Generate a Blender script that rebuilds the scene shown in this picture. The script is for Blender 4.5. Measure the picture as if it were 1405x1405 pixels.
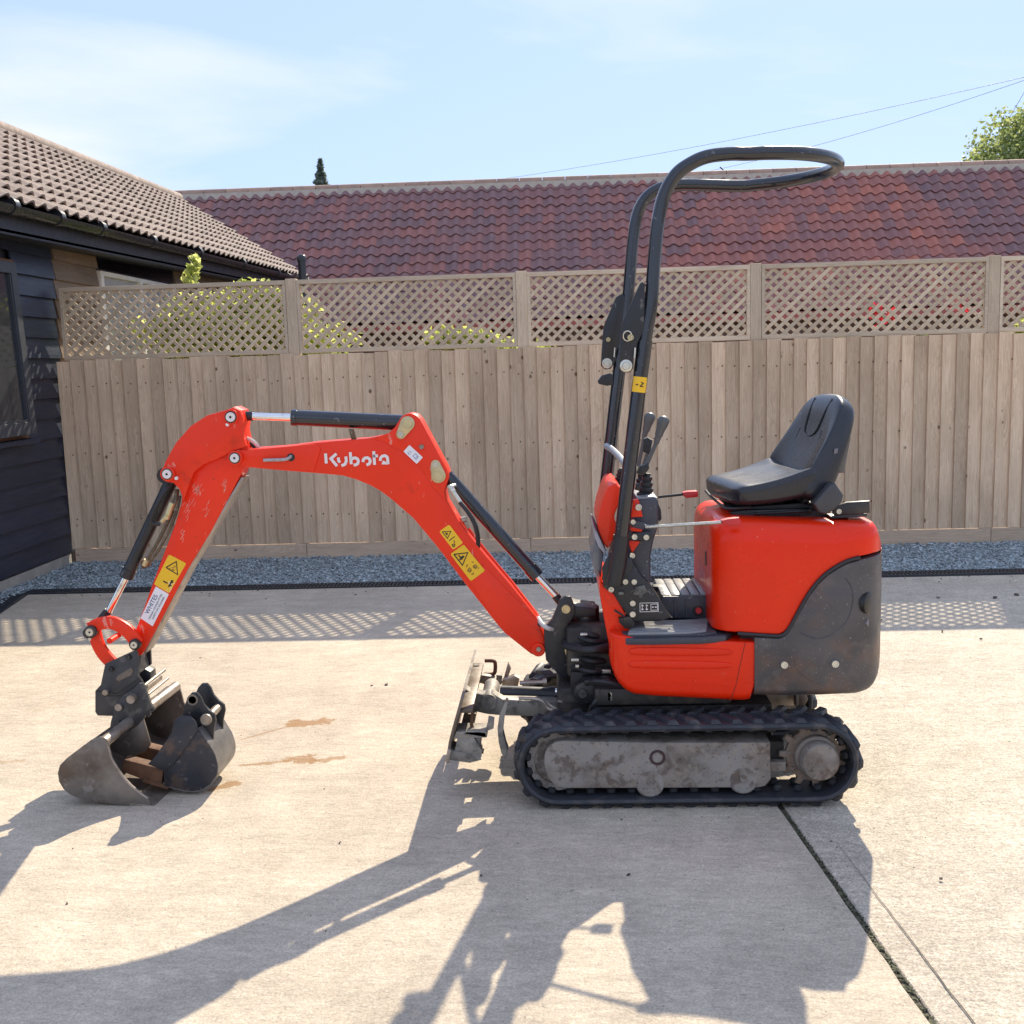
import bpy, bmesh, math, random
from mathutils import Vector, Matrix, noise as mnoise
random.seed(7)
for o in list(bpy.data.objects): bpy.data.objects.remove(o)
S = bpy.context.scene
COL = S.collection
# ------------------------------------------------------------------ camera
FPX, PITCH, ROLL, YAW, CAMH = 1480.0, 0.13711668972739338, -0.029754112433729815, 0.04280092246660786, 1.6
FW = Vector((-math.sin(YAW)*math.cos(PITCH), math.cos(YAW)*math.cos(PITCH), -math.sin(PITCH)))
R0 = Vector((math.cos(YAW), math.sin(YAW), 0)); U0 = R0.cross(FW)
RT = R0*math.cos(ROLL)+U0*math.sin(ROLL); UP = RT.cross(FW)
CAMP = Vector((0, 0, CAMH))
cd = bpy.data.cameras.new('camera'); cam = bpy.data.objects.new('camera', cd); COL.objects.link(cam)
cd.sensor_width = 36; cd.sensor_fit = 'HORIZONTAL'; cd.lens = FPX/1405*36; cd.clip_start = .05; cd.clip_end = 1500
cam.matrix_world = Matrix(((RT.x, UP.x, -FW.x, 0), (RT.y, UP.y, -FW.y, 0), (RT.z, UP.z, -FW.z, CAMH), (0, 0, 0, 1)))
S.camera = cam
S.render.resolution_x = S.render.resolution_y = 1024
# ------------------------------------------------------------------ world and sun
SUN = Vector((0.24, 0.757, 0.607)).normalized()
EL = math.asin(SUN.z); AZ = math.atan2(SUN.x, SUN.y)
w = bpy.data.worlds.new('World'); S.world = w; w.use_nodes = True
nt = w.node_tree; nt.nodes.clear()
def N(t, ty, **k):
    n = t.nodes.new(ty)
    for a, b in k.items(): setattr(n, a, b)
    return n
sky = N(nt, 'ShaderNodeTexSky', sky_type='NISHITA', sun_disc=False, sun_elevation=EL, sun_rotation=AZ)
sky.air_density = 1.0; sky.dust_density = 0.3; sky.ozone_density = 1.4; sky.altitude = 50
tc = N(nt, 'ShaderNodeTexCoord'); sep = N(nt, 'ShaderNodeSeparateXYZ'); nt.links.new(tc.outputs['Generated'], sep.inputs[0])
def math_n(t, op, a, b=None, clamp=False):
    n = N(t, 'ShaderNodeMath', operation=op, use_clamp=clamp)
    for i, v in enumerate((a, b)):
        if v is None: continue
        if isinstance(v, (int, float)): n.inputs[i].default_value = v
        else: t.links.new(v, n.inputs[i])
    return n.outputs[0]
dz = math_n(nt, 'ADD', math_n(nt, 'MAXIMUM', sep.outputs['Z'], 0.0), 0.10)
cx = math_n(nt, 'DIVIDE', sep.outputs['X'], dz); cy = math_n(nt, 'DIVIDE', sep.outputs['Y'], dz)
comb = N(nt, 'ShaderNodeCombineXYZ'); nt.links.new(cx, comb.inputs[0]); nt.links.new(cy, comb.inputs[1])
mp = N(nt, 'ShaderNodeMapping'); mp.inputs['Location'].default_value = (3.1, 1.0, 0); mp.inputs['Scale'].default_value = (0.55, 0.75, 1); mp.inputs['Rotation'].default_value = (0, 0, 0.25)
nt.links.new(comb.outputs[0], mp.inputs[0])
cn = N(nt, 'ShaderNodeTexNoise'); cn.inputs['Scale'].default_value = 1.0; cn.inputs['Detail'].default_value = 7; cn.inputs['Roughness'].default_value = .52; cn.inputs['Distortion'].default_value = .35
nt.links.new(mp.outputs[0], cn.inputs['Vector'])
cr = N(nt, 'ShaderNodeValToRGB'); cr.color_ramp.elements[0].position = .46; cr.color_ramp.elements[1].position = .66
cr.color_ramp.elements[0].color = (.04, .04, .04, 1); cr.color_ramp.elements[1].color = (.95, .95, .95, 1)
nt.links.new(cn.outputs[0], cr.inputs[0])
SKYS = 0.10
VEIL = (1.52, 2.02, 3.30, 1)      # thin high haze that evens the sky out
CLOUD = (2.9, 3.05, 3.35, 1)
veil = N(nt, 'ShaderNodeMix', data_type='RGBA'); veil.inputs[0].default_value = .90
nt.links.new(sky.outputs[0], veil.inputs[6]); veil.inputs[7].default_value = VEIL
mixc = N(nt, 'ShaderNodeMix', data_type='RGBA'); nt.links.new(cr.outputs[0], mixc.inputs[0])
nt.links.new(veil.outputs[2], mixc.inputs[6]); mixc.inputs[7].default_value = CLOUD
bg = N(nt, 'ShaderNodeBackground'); bg.inputs['Strength'].default_value = SKYS
nt.links.new(mixc.outputs[2], bg.inputs[0])
wo = N(nt, 'ShaderNodeOutputWorld'); nt.links.new(bg.outputs[0], wo.inputs[0])
sl = bpy.data.lights.new('sun', 'SUN'); sl.energy = 2.3; sl.angle = math.radians(.5); sl.color = (1, .885, .69)
so = bpy.data.objects.new('sun', sl); COL.objects.link(so); so.location = (3, 10, 12)
so.rotation_euler = (-SUN).to_track_quat('-Z', 'Y').to_euler()
vs = S.view_settings; vs.view_transform = 'Standard'; vs.look = 'None'; vs.exposure = 1.76; vs.gamma = 1
try: vs.use_curve_mapping = False
except Exception: pass
S.render.engine = 'CYCLES'

# ------------------------------------------------------------------ projection helpers (trace -> real place)
def ray(px, py): return FW + RT*((px-702.5)/FPX) + UP*((702.5-py)/FPX)
def P(px, py, Y):
    d = ray(px, py); return CAMP + d*(Y/d.y)
def G(px, py, Z=0.0):
    d = ray(px, py); return CAMP + d*((Z-CAMH)/d.z)
def PX(px, py, X):
    d = ray(px, py); return CAMP + d*(X/d.x)

# ------------------------------------------------------------------ materials
def mat(name, col, rough=.6, metal=0.0, var=.15, vscale=6.0, stretch=(1, 1, 1), rnd=0.0, bump=0.0, bscale=60.0,
        spots=(), coat=0.0, island=0.0, spec=.5, rv=.09):
    """spots: (scale, lo, hi, colour, strength, stretch)"""
    m = bpy.data.materials.new(name); m.use_nodes = True
    t = m.node_tree; t.nodes.clear()
    out = N(t, 'ShaderNodeOutputMaterial'); b = N(t, 'ShaderNodeBsdfPrincipled')
    t.links.new(b.outputs[0], out.inputs[0])
    geo = N(t, 'ShaderNodeNewGeometry')
    oi = N(t, 'ShaderNodeObjectInfo')
    # offset the texture per object so alike pieces differ
    off = N(t, 'ShaderNodeVectorMath', operation='SCALE'); off.inputs[0].default_value = (17.3, 9.1, 23.7)
    t.links.new(oi.outputs['Random'], off.inputs['Scale'])
    pos = N(t, 'ShaderNodeVectorMath', operation='ADD'); t.links.new(geo.outputs['Position'], pos.inputs[0]); t.links.new(off.outputs[0], pos.inputs[1])
    def noise(scale, st, detail=4, rough_=.55, dist=0.0):
        mpn = N(t, 'ShaderNodeMapping'); mpn.inputs['Scale'].default_value = st
        t.links.new(pos.outputs[0], mpn.inputs[0])
        n = N(t, 'ShaderNodeTexNoise'); n.inputs['Scale'].default_value = scale; n.inputs['Detail'].default_value = detail; n.inputs['Roughness'].default_value = rough_
        n.inputs['Distortion'].default_value = dist
        t.links.new(mpn.outputs[0], n.inputs['Vector']); return n.outputs[0]
    def rng(v, a, b_, c, d):
        n = N(t, 'ShaderNodeMapRange'); t.links.new(v, n.inputs[0])
        for i, x in enumerate((a, b_, c, d)): n.inputs[i+1].default_value = x
        return n.outputs[0]
    val = rng(noise(vscale, stretch), .25, .75, 1-var, 1+var)
    if rnd: val = math_n(t, 'MULTIPLY', val, rng(oi.outputs['Random'], 0, 1, 1-rnd, 1+rnd))
    if island: val = math_n(t, 'MULTIPLY', val, rng(geo.outputs['Random Per Island'], 0, 1, 1-island, 1+island))
    mul = N(t, 'ShaderNodeVectorMath', operation='SCALE'); mul.inputs[0].default_value = col[:3]; t.links.new(val, mul.inputs['Scale'])
    c = mul.outputs[0]
    for sp in spots:
        sc, lo, hi, cc, stn = sp[:5]; st = sp[5] if len(sp) > 5 else (1, 1, 1)
        f = rng(noise(sc, st, 5, .6), lo-.045, hi-.055, 0, stn)
        mx = N(t, 'ShaderNodeMix', data_type='RGBA'); t.links.new(f, mx.inputs[0]); t.links.new(c, mx.inputs[6]); mx.inputs[7].default_value = (*cc, 1)
        c = mx.outputs[2]
    t.links.new(c, b.inputs['Base Color'])
    b.inputs['Metallic'].default_value = metal
    rr = rng(noise(vscale*2.3, stretch), .3, .7, max(.03, rough-rv), min(1, rough+rv)); t.links.new(rr, b.inputs['Roughness'])
    b.inputs['Specular IOR Level'].default_value = spec
    if coat: b.inputs['Coat Weight'].default_value = coat; b.inputs['Coat Roughness'].default_value = .12
    if bump:
        bn = N(t, 'ShaderNodeBump'); bn.inputs['Strength'].default_value = bump; bn.inputs['Distance'].default_value = .004
        t.links.new(noise(bscale, stretch, 6, .6), bn.inputs['Height']); t.links.new(bn.outputs[0], b.inputs['Normal'])
    m['pos'] = 1
    return m

def wood_mat(name, col, dark, axis, rnd=.14, knots=.9, greying=(0, 0, 0), grain=1.0):
    """weathered board: grain along axis 'x','y','z', growth figure and knots"""
    m = bpy.data.materials.new(name); m.use_nodes = True
    t = m.node_tree; b = t.nodes['Principled BSDF']
    geo = N(t, 'ShaderNodeNewGeometry'); oi = N(t, 'ShaderNodeObjectInfo')
    off = N(t, 'ShaderNodeVectorMath', operation='SCALE'); off.inputs[0].default_value = (7.3, 3.1, 13.7); t.links.new(oi.outputs['Random'], off.inputs['Scale'])
    pos = N(t, 'ShaderNodeVectorMath', operation='ADD'); t.links.new(geo.outputs['Position'], pos.inputs[0]); t.links.new(off.outputs[0], pos.inputs[1])
    def mapped(st):
        n = N(t, 'ShaderNodeMapping'); n.inputs['Scale'].default_value = st; t.links.new(pos.outputs[0], n.inputs[0]); return n.outputs[0]
    def ax(l, a): return {'x': (l, a, a), 'y': (a, l, a), 'z': (a, a, l)}[axis]
    def noise(st, d=4, r=.55, dist=0):
        n = N(t, 'ShaderNodeTexNoise'); n.inputs['Scale'].default_value = 1; n.inputs['Detail'].default_value = d; n.inputs['Roughness'].default_value = r; n.inputs['Distortion'].default_value = dist
        t.links.new(mapped(st), n.inputs['Vector']); return n.outputs[0]
    def rng(v, a, b_, c, d):
        n = N(t, 'ShaderNodeMapRange'); t.links.new(v, n.inputs[0])
        for i, x in enumerate((a, b_, c, d)): n.inputs[i+1].default_value = x
        return n.outputs[0]
    fine = noise(ax(2.5, 110), 5, .65)
    fig = noise(ax(1.1, 16), 3, .5, 1.5)
    wv = math_n(t, 'FRACT', math_n(t, 'MULTIPLY', fig, 9.0))
    blot = noise(ax(1.6, 4), 3)
    f = math_n(t, 'ADD', math_n(t, 'MULTIPLY', fine, .55*grain), math_n(t, 'MULTIPLY', wv, .26*grain))
    f = math_n(t, 'ADD', f, math_n(t, 'MULTIPLY', blot, .75))
    f = rng(f, .45, 1.05, 0, 1)
    mx = N(t, 'ShaderNodeMix', data_type='RGBA'); t.links.new(f, mx.inputs[0]); mx.inputs[6].default_value = (*dark, 1); mx.inputs[7].default_value = (*col, 1)
    sc = N(t, 'ShaderNodeVectorMath', operation='SCALE'); t.links.new(mx.outputs[2], sc.inputs[0]); t.links.new(rng(oi.outputs['Random'], 0, 1, 1-rnd, 1+rnd), sc.inputs['Scale'])
    c = sc.outputs[0]
    if knots:
        vo = N(t, 'ShaderNodeTexVoronoi'); vo.inputs['Scale'].default_value = 1; t.links.new(mapped(ax(6.5, 8.5)), vo.inputs['Vector'])
        jit = math_n(t, 'ADD', vo.outputs['Distance'], math_n(t, 'MULTIPLY', fine, .06))
        sepc = N(t, 'ShaderNodeSeparateColor'); t.links.new(vo.outputs['Color'], sepc.inputs[0])
        rad = rng(sepc.outputs[0], .15, 1, 0.0, .13)
        k = math_n(t, 'SUBTRACT', rad, math_n(t, 'SUBTRACT', jit, .03))
        kk = rng(k, -.03, .05, 0, knots)
        mk = N(t, 'ShaderNodeMix', data_type='RGBA'); t.links.new(kk, mk.inputs[0]); t.links.new(c, mk.inputs[6]); mk.inputs[7].default_value = (dark[0]*.28, dark[1]*.24, dark[2]*.22, 1)
        c = mk.outputs[2]
    t.links.new(c, b.inputs['Base Color']); b.inputs['Roughness'].default_value = .82; b.inputs['Specular IOR Level'].default_value = .25
    bn = N(t, 'ShaderNodeBump'); bn.inputs['Strength'].default_value = .35; bn.inputs['Distance'].default_value = .003
    t.links.new(fine, bn.inputs['Height']); t.links.new(bn.outputs[0], b.inputs['Normal'])
    return m

def leaf_mat(name, c1, c2, trans=.45):
    m = bpy.data.materials.new(name); m.use_nodes = True; t = m.node_tree; t.nodes.clear()
    out = N(t, 'ShaderNodeOutputMaterial'); geo = N(t, 'ShaderNodeNewGeometry')
    mx = N(t, 'ShaderNodeMix', data_type='RGBA'); t.links.new(geo.outputs['Random Per Island'], mx.inputs[0]); mx.inputs[6].default_value = (*c1, 1); mx.inputs[7].default_value = (*c2, 1)
    d = N(t, 'ShaderNodeBsdfPrincipled'); d.inputs['Roughness'].default_value = .5; tr = N(t, 'ShaderNodeBsdfTranslucent')
    t.links.new(mx.outputs[2], d.inputs['Base Color']); t.links.new(mx.outputs[2], tr.inputs[0])
    ms = N(t, 'ShaderNodeMixShader'); ms.inputs[0].default_value = trans; t.links.new(d.outputs[0], ms.inputs[1]); t.links.new(tr.outputs[0], ms.inputs[2]); t.links.new(ms.outputs[0], out.inputs[0])
    return m

def concrete_mat(name, col, brush, rough_amt, stains=True):
    m = bpy.data.materials.new(name); m.use_nodes = True; t = m.node_tree; b = t.nodes['Principled BSDF']
    geo = N(t, 'ShaderNodeNewGeometry')
    def noise(scale, d=5, r=.6, st=(1, 1, 1), rot=0, dist=0):
        n0 = N(t, 'ShaderNodeMapping'); n0.inputs['Scale'].default_value = st; n0.inputs['Rotation'].default_value = (0, 0, rot)
        t.links.new(geo.outputs['Position'], n0.inputs[0])
        n = N(t, 'ShaderNodeTexNoise'); n.inputs['Scale'].default_value = scale; n.inputs['Detail'].default_value = d; n.inputs['Roughness'].default_value = r; n.inputs['Distortion'].default_value = dist
        t.links.new(n0.outputs[0], n.inputs['Vector']); return n.outputs[0]
    def rng(v, a, b_, c, d):
        n = N(t, 'ShaderNodeMapRange'); t.links.new(v, n.inputs[0])
        for i, x in enumerate((a, b_, c, d)): n.inputs[i+1].default_value = x
        return n.outputs[0]
    big = rng(noise(.9, 6, .65), .3, .7, .80, 1.14)
    mid = rng(noise(7, 6, .65), .3, .7, .90, 1.09)
    fine = math_n(t, 'MULTIPLY', rng(noise(130, 3, .8), .36, .64, 1-.24*rough_amt, 1+.19*rough_amt), rng(noise(52, 4, .75), .36, .64, 1-.12*rough_amt, 1+.10*rough_amt))
    br = math_n(t, 'MULTIPLY', rng(noise(16, 6, .7, (1, 2.8, 1), brush), .34, .66, .87, 1.11), rng(noise(3.5, 6, .7, (1, 3.5, 1), brush+.1), .35, .7, .88, 1.08))
    v = math_n(t, 'MULTIPLY', math_n(t, 'MULTIPLY', big, mid), math_n(t, 'MULTIPLY', fine, br))
    sc = N(t, 'ShaderNodeVectorMath', operation='SCALE'); sc.inputs[0].default_value = col; t.links.new(v, sc.inputs['Scale'])
    c = sc.outputs[0]
    def over(c, f, cc):
        mx = N(t, 'ShaderNodeMix', data_type='RGBA'); t.links.new(f, mx.inputs[0]); t.links.new(c, mx.inputs[6]); mx.inputs[7].default_value = (*cc, 1); return mx.outputs[2]
    c = over(c, rng(noise(1.7, 6, .7), .62, .74, 0, .35), (.42, .30, .19))          # faint rusty washes
    c = over(c, rng(noise(42, 3, .6), .66, .72, 0, .6), (.15, .135, .12))             # dark flecks
    c = over(c, rng(noise(75, 2, .5), .70, .76, 0, .5), (.75, .70, .62))              # pale aggregate
    c = over(c, rng(noise(1.1, 5, .7, (1.6, .22, 1), .35), .58, .72, 0, .30), (.30, .265, .22))   # faint tyre tracks
    c = over(c, rng(noise(2.6, 6, .75), .66, .75, 0, .35), (.26, .235, .205))                      # old oil and damp patches
    c = over(c, rng(noise(5.5, 6, .8), .64, .72, 0, .30), (.66, .60, .51))                         # bleached, scuffed patches
    if stains:
        sepp = N(t, 'ShaderNodeSeparateXYZ'); t.links.new(geo.outputs['Position'], sepp.inputs[0])
        wob = rng(noise(11, 7, .7), .25, .75, -.10, .10)
        for (ax, ay, bx, by, rr, s) in STAINS:
            # capsule distance
            dx, dy = bx-ax, by-ay; L2 = dx*dx+dy*dy
            px_ = math_n(t, 'SUBTRACT', sepp.outputs[0], ax); py_ = math_n(t, 'SUBTRACT', sepp.outputs[1], ay)
            h = math_n(t, 'DIVIDE', math_n(t, 'ADD', math_n(t, 'MULTIPLY', px_, dx), math_n(t, 'MULTIPLY', py_, dy)), L2, True)
            ex = math_n(t, 'SUBTRACT', px_, math_n(t, 'MULTIPLY', h, dx)); ey = math_n(t, 'SUBTRACT', py_, math_n(t, 'MULTIPLY', h, dy))
            d = math_n(t, 'SQRT', math_n(t, 'ADD', math_n(t, 'MULTIPLY', ex, ex), math_n(t, 'MULTIPLY', ey, ey)))
            d = math_n(t, 'ADD', d, math_n(t, 'MULTIPLY', wob, min(1.0, rr*14)))
            c = over(c, rng(d, rr, rr*.75, 0, s), (.30, .17, .075))
    t.links.new(c, b.inputs['Base Color']); b.inputs['Roughness'].default_value = .85; b.inputs['Specular IOR Level'].default_value = .3
    bn = N(t, 'ShaderNodeBump'); bn.inputs['Strength'].default_value = .8*rough_amt; bn.inputs['Distance'].default_value = .005
    hsum = math_n(t, 'ADD', noise(90, 5, .7), math_n(t, 'MULTIPLY', noise(16, 6, .6, (1, 3, 1), brush), .8))
    t.links.new(hsum, bn.inputs['Height']); t.links.new(bn.outputs[0], b.inputs['Normal'])
    return m

def gxy(px, py): v = G(px, py); return v.x, v.y
STAINS = []
for (a, b, r, s) in [((405, 993), (440, 989), .045, .85), ((330, 1015), (405, 994), .010, .6), ((330, 1050), (400, 1044), .016, .75), ((400, 1042), (430, 1044), .04, .85), ((430, 1044), (468, 1040), .03, .7),
                     ((292, 1082), (326, 1074), .022, .8), ((0, 1046), (30, 1044), .02, .4)]:
    STAINS.append((*gxy(*a), *gxy(*b), r, s))

RED = mat('red_paint', (.84, .040, .012), .36, var=.08, vscale=4, coat=.05, spec=.25, bump=.03, bscale=40,
          spots=[(26, .69, .73, (.75, .38, .30), .55, (1, 1, .35)), (9, .66, .78, (.40, .028, .012), .5), (70, .72, .75, (.16, .06, .04), .6)])
RED2 = mat('red_panel', (.82, .026, .002), .28, var=.07, vscale=3, coat=.08, spec=.28, bump=.02, bscale=30, spots=[(12, .70, .78, (.50, .035, .01), .4), (90, .74, .77, (.75, .45, .35), .5)])
REDTIP = mat('red_plastic', (.62, .03, .035), .4)
STEELB = mat('black_steel', (.017, .018, .021), .40, var=.3, vscale=9, bump=.08, bscale=50, spots=[(34, .68, .74, (.22, .20, .18), .45), (8, .62, .75, (.10, .08, .06), .35)])
TUBEB = mat('black_tube', (.012, .014, .020), .20, var=.2, vscale=8, coat=.5, spots=[(60, .70, .74, (.28, .27, .25), .4)])
WORN = mat('worn_steel', (.20, .175, .15), .48, .55, var=.35, vscale=9, bump=.12, bscale=45, spots=[(7, .52, .68, (.10, .065, .045), .7), (26, .66, .72, (.36, .33, .30), .5)])
HITCH = mat('hitch_steel', (.050, .050, .052), .5, .3, var=.35, vscale=11, bump=.12, bscale=60, spots=[(14, .58, .7, (.17, .15, .13), .6), (30, .66, .72, (.12, .07, .05), .5)])
BUCKD = mat('dark_bucket_steel', (.034, .037, .048), .42, .35, var=.35, vscale=10, bump=.14, bscale=40, spots=[(9, .60, .70, (.13, .085, .06), .6), (40, .68, .73, (.22, .21, .2), .4)])
RUST = mat('rusty_steel', (.135, .066, .036), .75, .2, var=.35, vscale=22, bump=.35, bscale=70, spots=[(16, .58, .7, (.09, .04, .02), .7)])
PIPE = mat('pale_steel', (.36, .31, .26), .42, .6, var=.25, vscale=14, bump=.1, spots=[(16, .6, .7, (.18, .13, .09), .6)])
CHROME = mat('chrome_rod', (.78, .77, .75), .12, 1, var=.05, spots=[(20, .68, .74, (.3, .24, .2), .4)])
ZINC = mat('zinc_bolt', (.62, .60, .52), .32, .7, var=.2, vscale=30)
BRASS = mat('plated_pin', (.56, .47, .27), .35, .6, var=.2, vscale=25)
PLAST = mat('grey_plastic', (.048, .051, .066), .45, var=.15, vscale=6, bump=.05, bscale=120, spots=[(60, .70, .73, (.35, .33, .3), .5)])
GRIP = mat('lever_grip', (.10, .10, .098), .42, var=.1)
RUBB = mat('black_rubber', (.020, .021, .024), .55, var=.2)
TRACK = mat('track_rubber', (.024, .026, .033), .55, var=.3, vscale=9, bump=.15, bscale=70, spots=[(13, .60, .74, (.13, .11, .095), .5)])
MUD = mat('muddy_frame', (.22, .18, .145), .8, .0, var=.6, vscale=7, bump=.8, bscale=40, spots=[(5, .48, .62, (.31, .285, .255), .7), (15, .58, .68, (.11, .075, .055), .75), (34, .60, .68, (.30, .25, .19), .6), (70, .64, .70, (.05, .04, .035), .6)])
MUDB = mat('dark_muddy_steel', (.026, .023, .021), .6, .1, var=.4, vscale=10, bump=.3, bscale=50, spots=[(9, .55, .7, (.13, .10, .075), .6)])
IRONC = mat('counterweight_iron', (.080, .072, .072), .42, .1, var=.35, vscale=6, bump=.22, bscale=26, spots=[(4.2, .52, .66, (.17, .085, .05), .7), (3, .55, .66, (.045, .05, .07), .65), (11, .60, .70, (.13, .11, .10), .5), (150, .72, .75, (.6, .55, .5), .8)])
VINYL = mat('seat_vinyl', (.020, .022, .028), .27, rv=.02, var=.12, vscale=7, bump=.06, bscale=160)
MATTR = mat('foot_mat', (.22, .22, .225), .35, var=.2, vscale=14, bump=.15, bscale=60, spots=[(20, .6, .7, (.24, .22, .2), .5)])
YEL = mat('yellow_sticker', (.85, .50, .015), .35, var=.04, spots=[(30, .70, .73, (.8, .7, .45), .6)])
DUSTY = mat('dusty_steel', (.17, .155, .135), .6, .15, var=.4, vscale=14, bump=.4, bscale=50, spots=[(9, .5, .65, (.34, .31, .26), .7), (22, .58, .68, (.07, .06, .05), .7)])
INK = mat('black_ink', (.015, .014, .012), .4)
WHITE = mat('white_sticker', (.78, .76, .78), .4, var=.04)
LOGO = mat('white_lettering', (.80, .74, .72), .4, var=.05)
BLUEI = mat('blue_ink', (.03, .05, .16), .4)
GREYI = mat('grey_ink', (.16, .15, .17), .4)
HOSEM = mat('brown_hose', (.11, .075, .04), .35, var=.35, vscale=40, spots=[(60, .62, .7, (.4, .33, .2), .5)])
WBOARD = wood_mat('fence_board_wood', (.77, .585, .40), (.44, .31, .20), 'z', rnd=.20)
WPOST = wood_mat('post_wood', (.70, .565, .40), (.43, .335, .235), 'z', knots=.6)
WRAIL = wood_mat('rail_wood', (.71, .585, .425), (.45, .36, .26), 'x', knots=.5)
WGRAV = wood_mat('gravel_board_wood', (.68, .52, .37), (.42, .305, .205), 'x', knots=.7)
WSLAT = wood_mat('slat_wood', (.73, .60, .43), (.50, .40, .28), 'z', knots=0, grain=.6)
WBROWN = wood_mat('bare_clad_wood', (.25, .19, .14), (.13, .095, .07), 'y', knots=.4)
WBLACK = mat('black_clad_paint', (.020, .028, .050), .40, var=.3, vscale=5, stretch=(1, .3, 3), rnd=.15, bump=.12, bscale=30)
GUTTER = mat('black_gutter_plastic', (.022, .023, .026), .3)
FASCIA = mat('black_fascia', (.022, .024, .03), .5)
TILEB = mat('brown_concrete_tile', (.245, .185, .155), .85, var=.2, vscale=7, rnd=.12, island=.12, bump=.35, bscale=60, spots=[(4, .55, .72, (.15, .125, .11), .55), (30, .66, .72, (.36, .34, .27), .5)])
MORTAR = mat('mortar', (.52, .46, .38), .85, var=.15, vscale=12, bump=.3)
TILER = None
CONC_L = concrete_mat('concrete_smooth', (.55, .465, .36), .5, .9)
CONC_R = concrete_mat('concrete_brushed', (.565, .49, .39), -.35, 1.35, False)
DIRT = mat('joint_dirt', (.10, .085, .065), .95, var=.4, vscale=40, bump=.6, bscale=90)
SOIL = mat('soil', (.13, .11, .08), .95, var=.3, vscale=3, bump=.4)
STONE = mat('slate_chipping', (.33, .375, .385), .7, var=.2, vscale=30, island=.42)
GLASSM = mat('window_glass', (.03, .035, .04), .04, var=0, coat=.0, spec=.8)
DRAINM = mat('drain_plastic', (.035, .037, .042), .5, var=.2)
WPLAST = mat('white_window_frame', (.72, .71, .68), .4)
BRICKW = mat('shaded_brick', (.20, .12, .095), .85, var=.25, vscale=8, bump=.3)

# tile material with zones: dark purple on most of the roof, fresher red towards the right
def tile_red():
    m = bpy.data.materials.new('clay_pantile'); m.use_nodes = True; t = m.node_tree; b = t.nodes['Principled BSDF']
    geo = N(t, 'ShaderNodeNewGeometry'); oi = N(t, 'ShaderNodeObjectInfo')
    r = math_n(t, 'FRACT', math_n(t, 'ADD', oi.outputs['Random'], geo.outputs['Random Per Island']))
    cr = N(t, 'ShaderNodeValToRGB'); e = cr.color_ramp.elements
    e[0].position = 0; e[0].color = (.25, .135, .13, 1); e[1].position = 1; e[1].color = (.50, .165, .105, 1)
    for p, c in ((.12, (.21, .12, .12, 1)), (.5, (.315, .135, .115, 1)), (.85, (.39, .145, .11, 1)), (.95, (.47, .16, .105, 1))):
        x = e.new(p); x.color = c
    sp = N(t, 'ShaderNodeSeparateXYZ'); t.links.new(geo.outputs['Position'], sp.inputs[0])
    nz = N(t, 'ShaderNodeTexNoise'); nz.inputs['Scale'].default_value = .9; nz.inputs['Detail'].default_value = 4; t.links.new(geo.outputs['Position'], nz.inputs['Vector'])
    z = N(t, 'ShaderNodeMapRange'); t.links.new(math_n(t, 'ADD', sp.outputs[0], math_n(t, 'MULTIPLY', nz.outputs[0], 3.0)), z.inputs[0])
    z.inputs[1].default_value = 2.6; z.inputs[2].default_value = 4.6; z.inputs[3].default_value = -.08; z.inputs[4].default_value = .26
    z2 = N(t, 'ShaderNodeMapRange'); t.links.new(math_n(t, 'ADD', sp.outputs[0], math_n(t, 'MULTIPLY', sp.outputs[2], .6)), z2.inputs[0])
    z2.inputs[1].default_value = 9.6; z2.inputs[2].default_value = 9.9; z2.inputs[3].default_value = 0; z2.inputs[4].default_value = -.30
    v = math_n(t, 'ADD', math_n(t, 'ADD', math_n(t, 'MULTIPLY', r, .70), z.outputs[0]), z2.outputs[0], True)
    t.links.new(v, cr.inputs[0])
    n2 = N(t, 'ShaderNodeTexNoise'); n2.inputs['Scale'].default_value = 7; n2.inputs['Detail'].default_value = 6; t.links.new(geo.outputs['Position'], n2.inputs['Vector'])
    mr = N(t, 'ShaderNodeMapRange'); t.links.new(n2.outputs[0], mr.inputs[0]); mr.inputs[1].default_value = .66; mr.inputs[2].default_value = .74; mr.inputs[4].default_value = .55
    mx = N(t, 'ShaderNodeMix', data_type='RGBA'); t.links.new(mr.outputs[0], mx.inputs[0]); t.links.new(cr.outputs[0], mx.inputs[6]); mx.inputs[7].default_value = (.30, .25, .24, 1)
    t.links.new(mx.outputs[2], b.inputs['Base Color']); b.inputs['Roughness'].default_value = .78
    return m
TILER = tile_red()

# ------------------------------------------------------------------ object helpers
WL = {}
def link(name, me, mt, parent=None, loc=None, smooth=40, recenter=True):
    if isinstance(me, bmesh.types.BMesh):
        bm = me; me = bpy.data.meshes.new(name); bm.normal_update(); bm.to_mesh(me); bm.free()
    elif isinstance(me, tuple):
        v, f = me; me = bpy.data.meshes.new(name); me.from_pydata([tuple(x) for x in v], [], f); me.update()
    if smooth is not None and len(me.polygons):
        me.polygons.foreach_set('use_smooth', [True]*len(me.polygons)); me.set_sharp_from_angle(angle=math.radians(smooth))
    c = Vector((0, 0, 0))
    if recenter and len(me.vertices):
        lo = [min(v.co[i] for v in me.vertices) for i in range(3)]; hi = [max(v.co[i] for v in me.vertices) for i in range(3)]
        c = Vector([(a+b)/2 for a, b in zip(lo, hi)]); me.transform(Matrix.Translation(-c))
    if mt is not None and not me.materials: me.materials.append(mt)
    o = bpy.data.objects.new(name, me); COL.objects.link(o)
    wl = c + (loc or Vector((0, 0, 0)))
    if parent is not None: o.parent = parent; o.location = wl - WL[parent.name]
    else: o.location = wl
    WL[o.name] = wl
    return o
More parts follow.
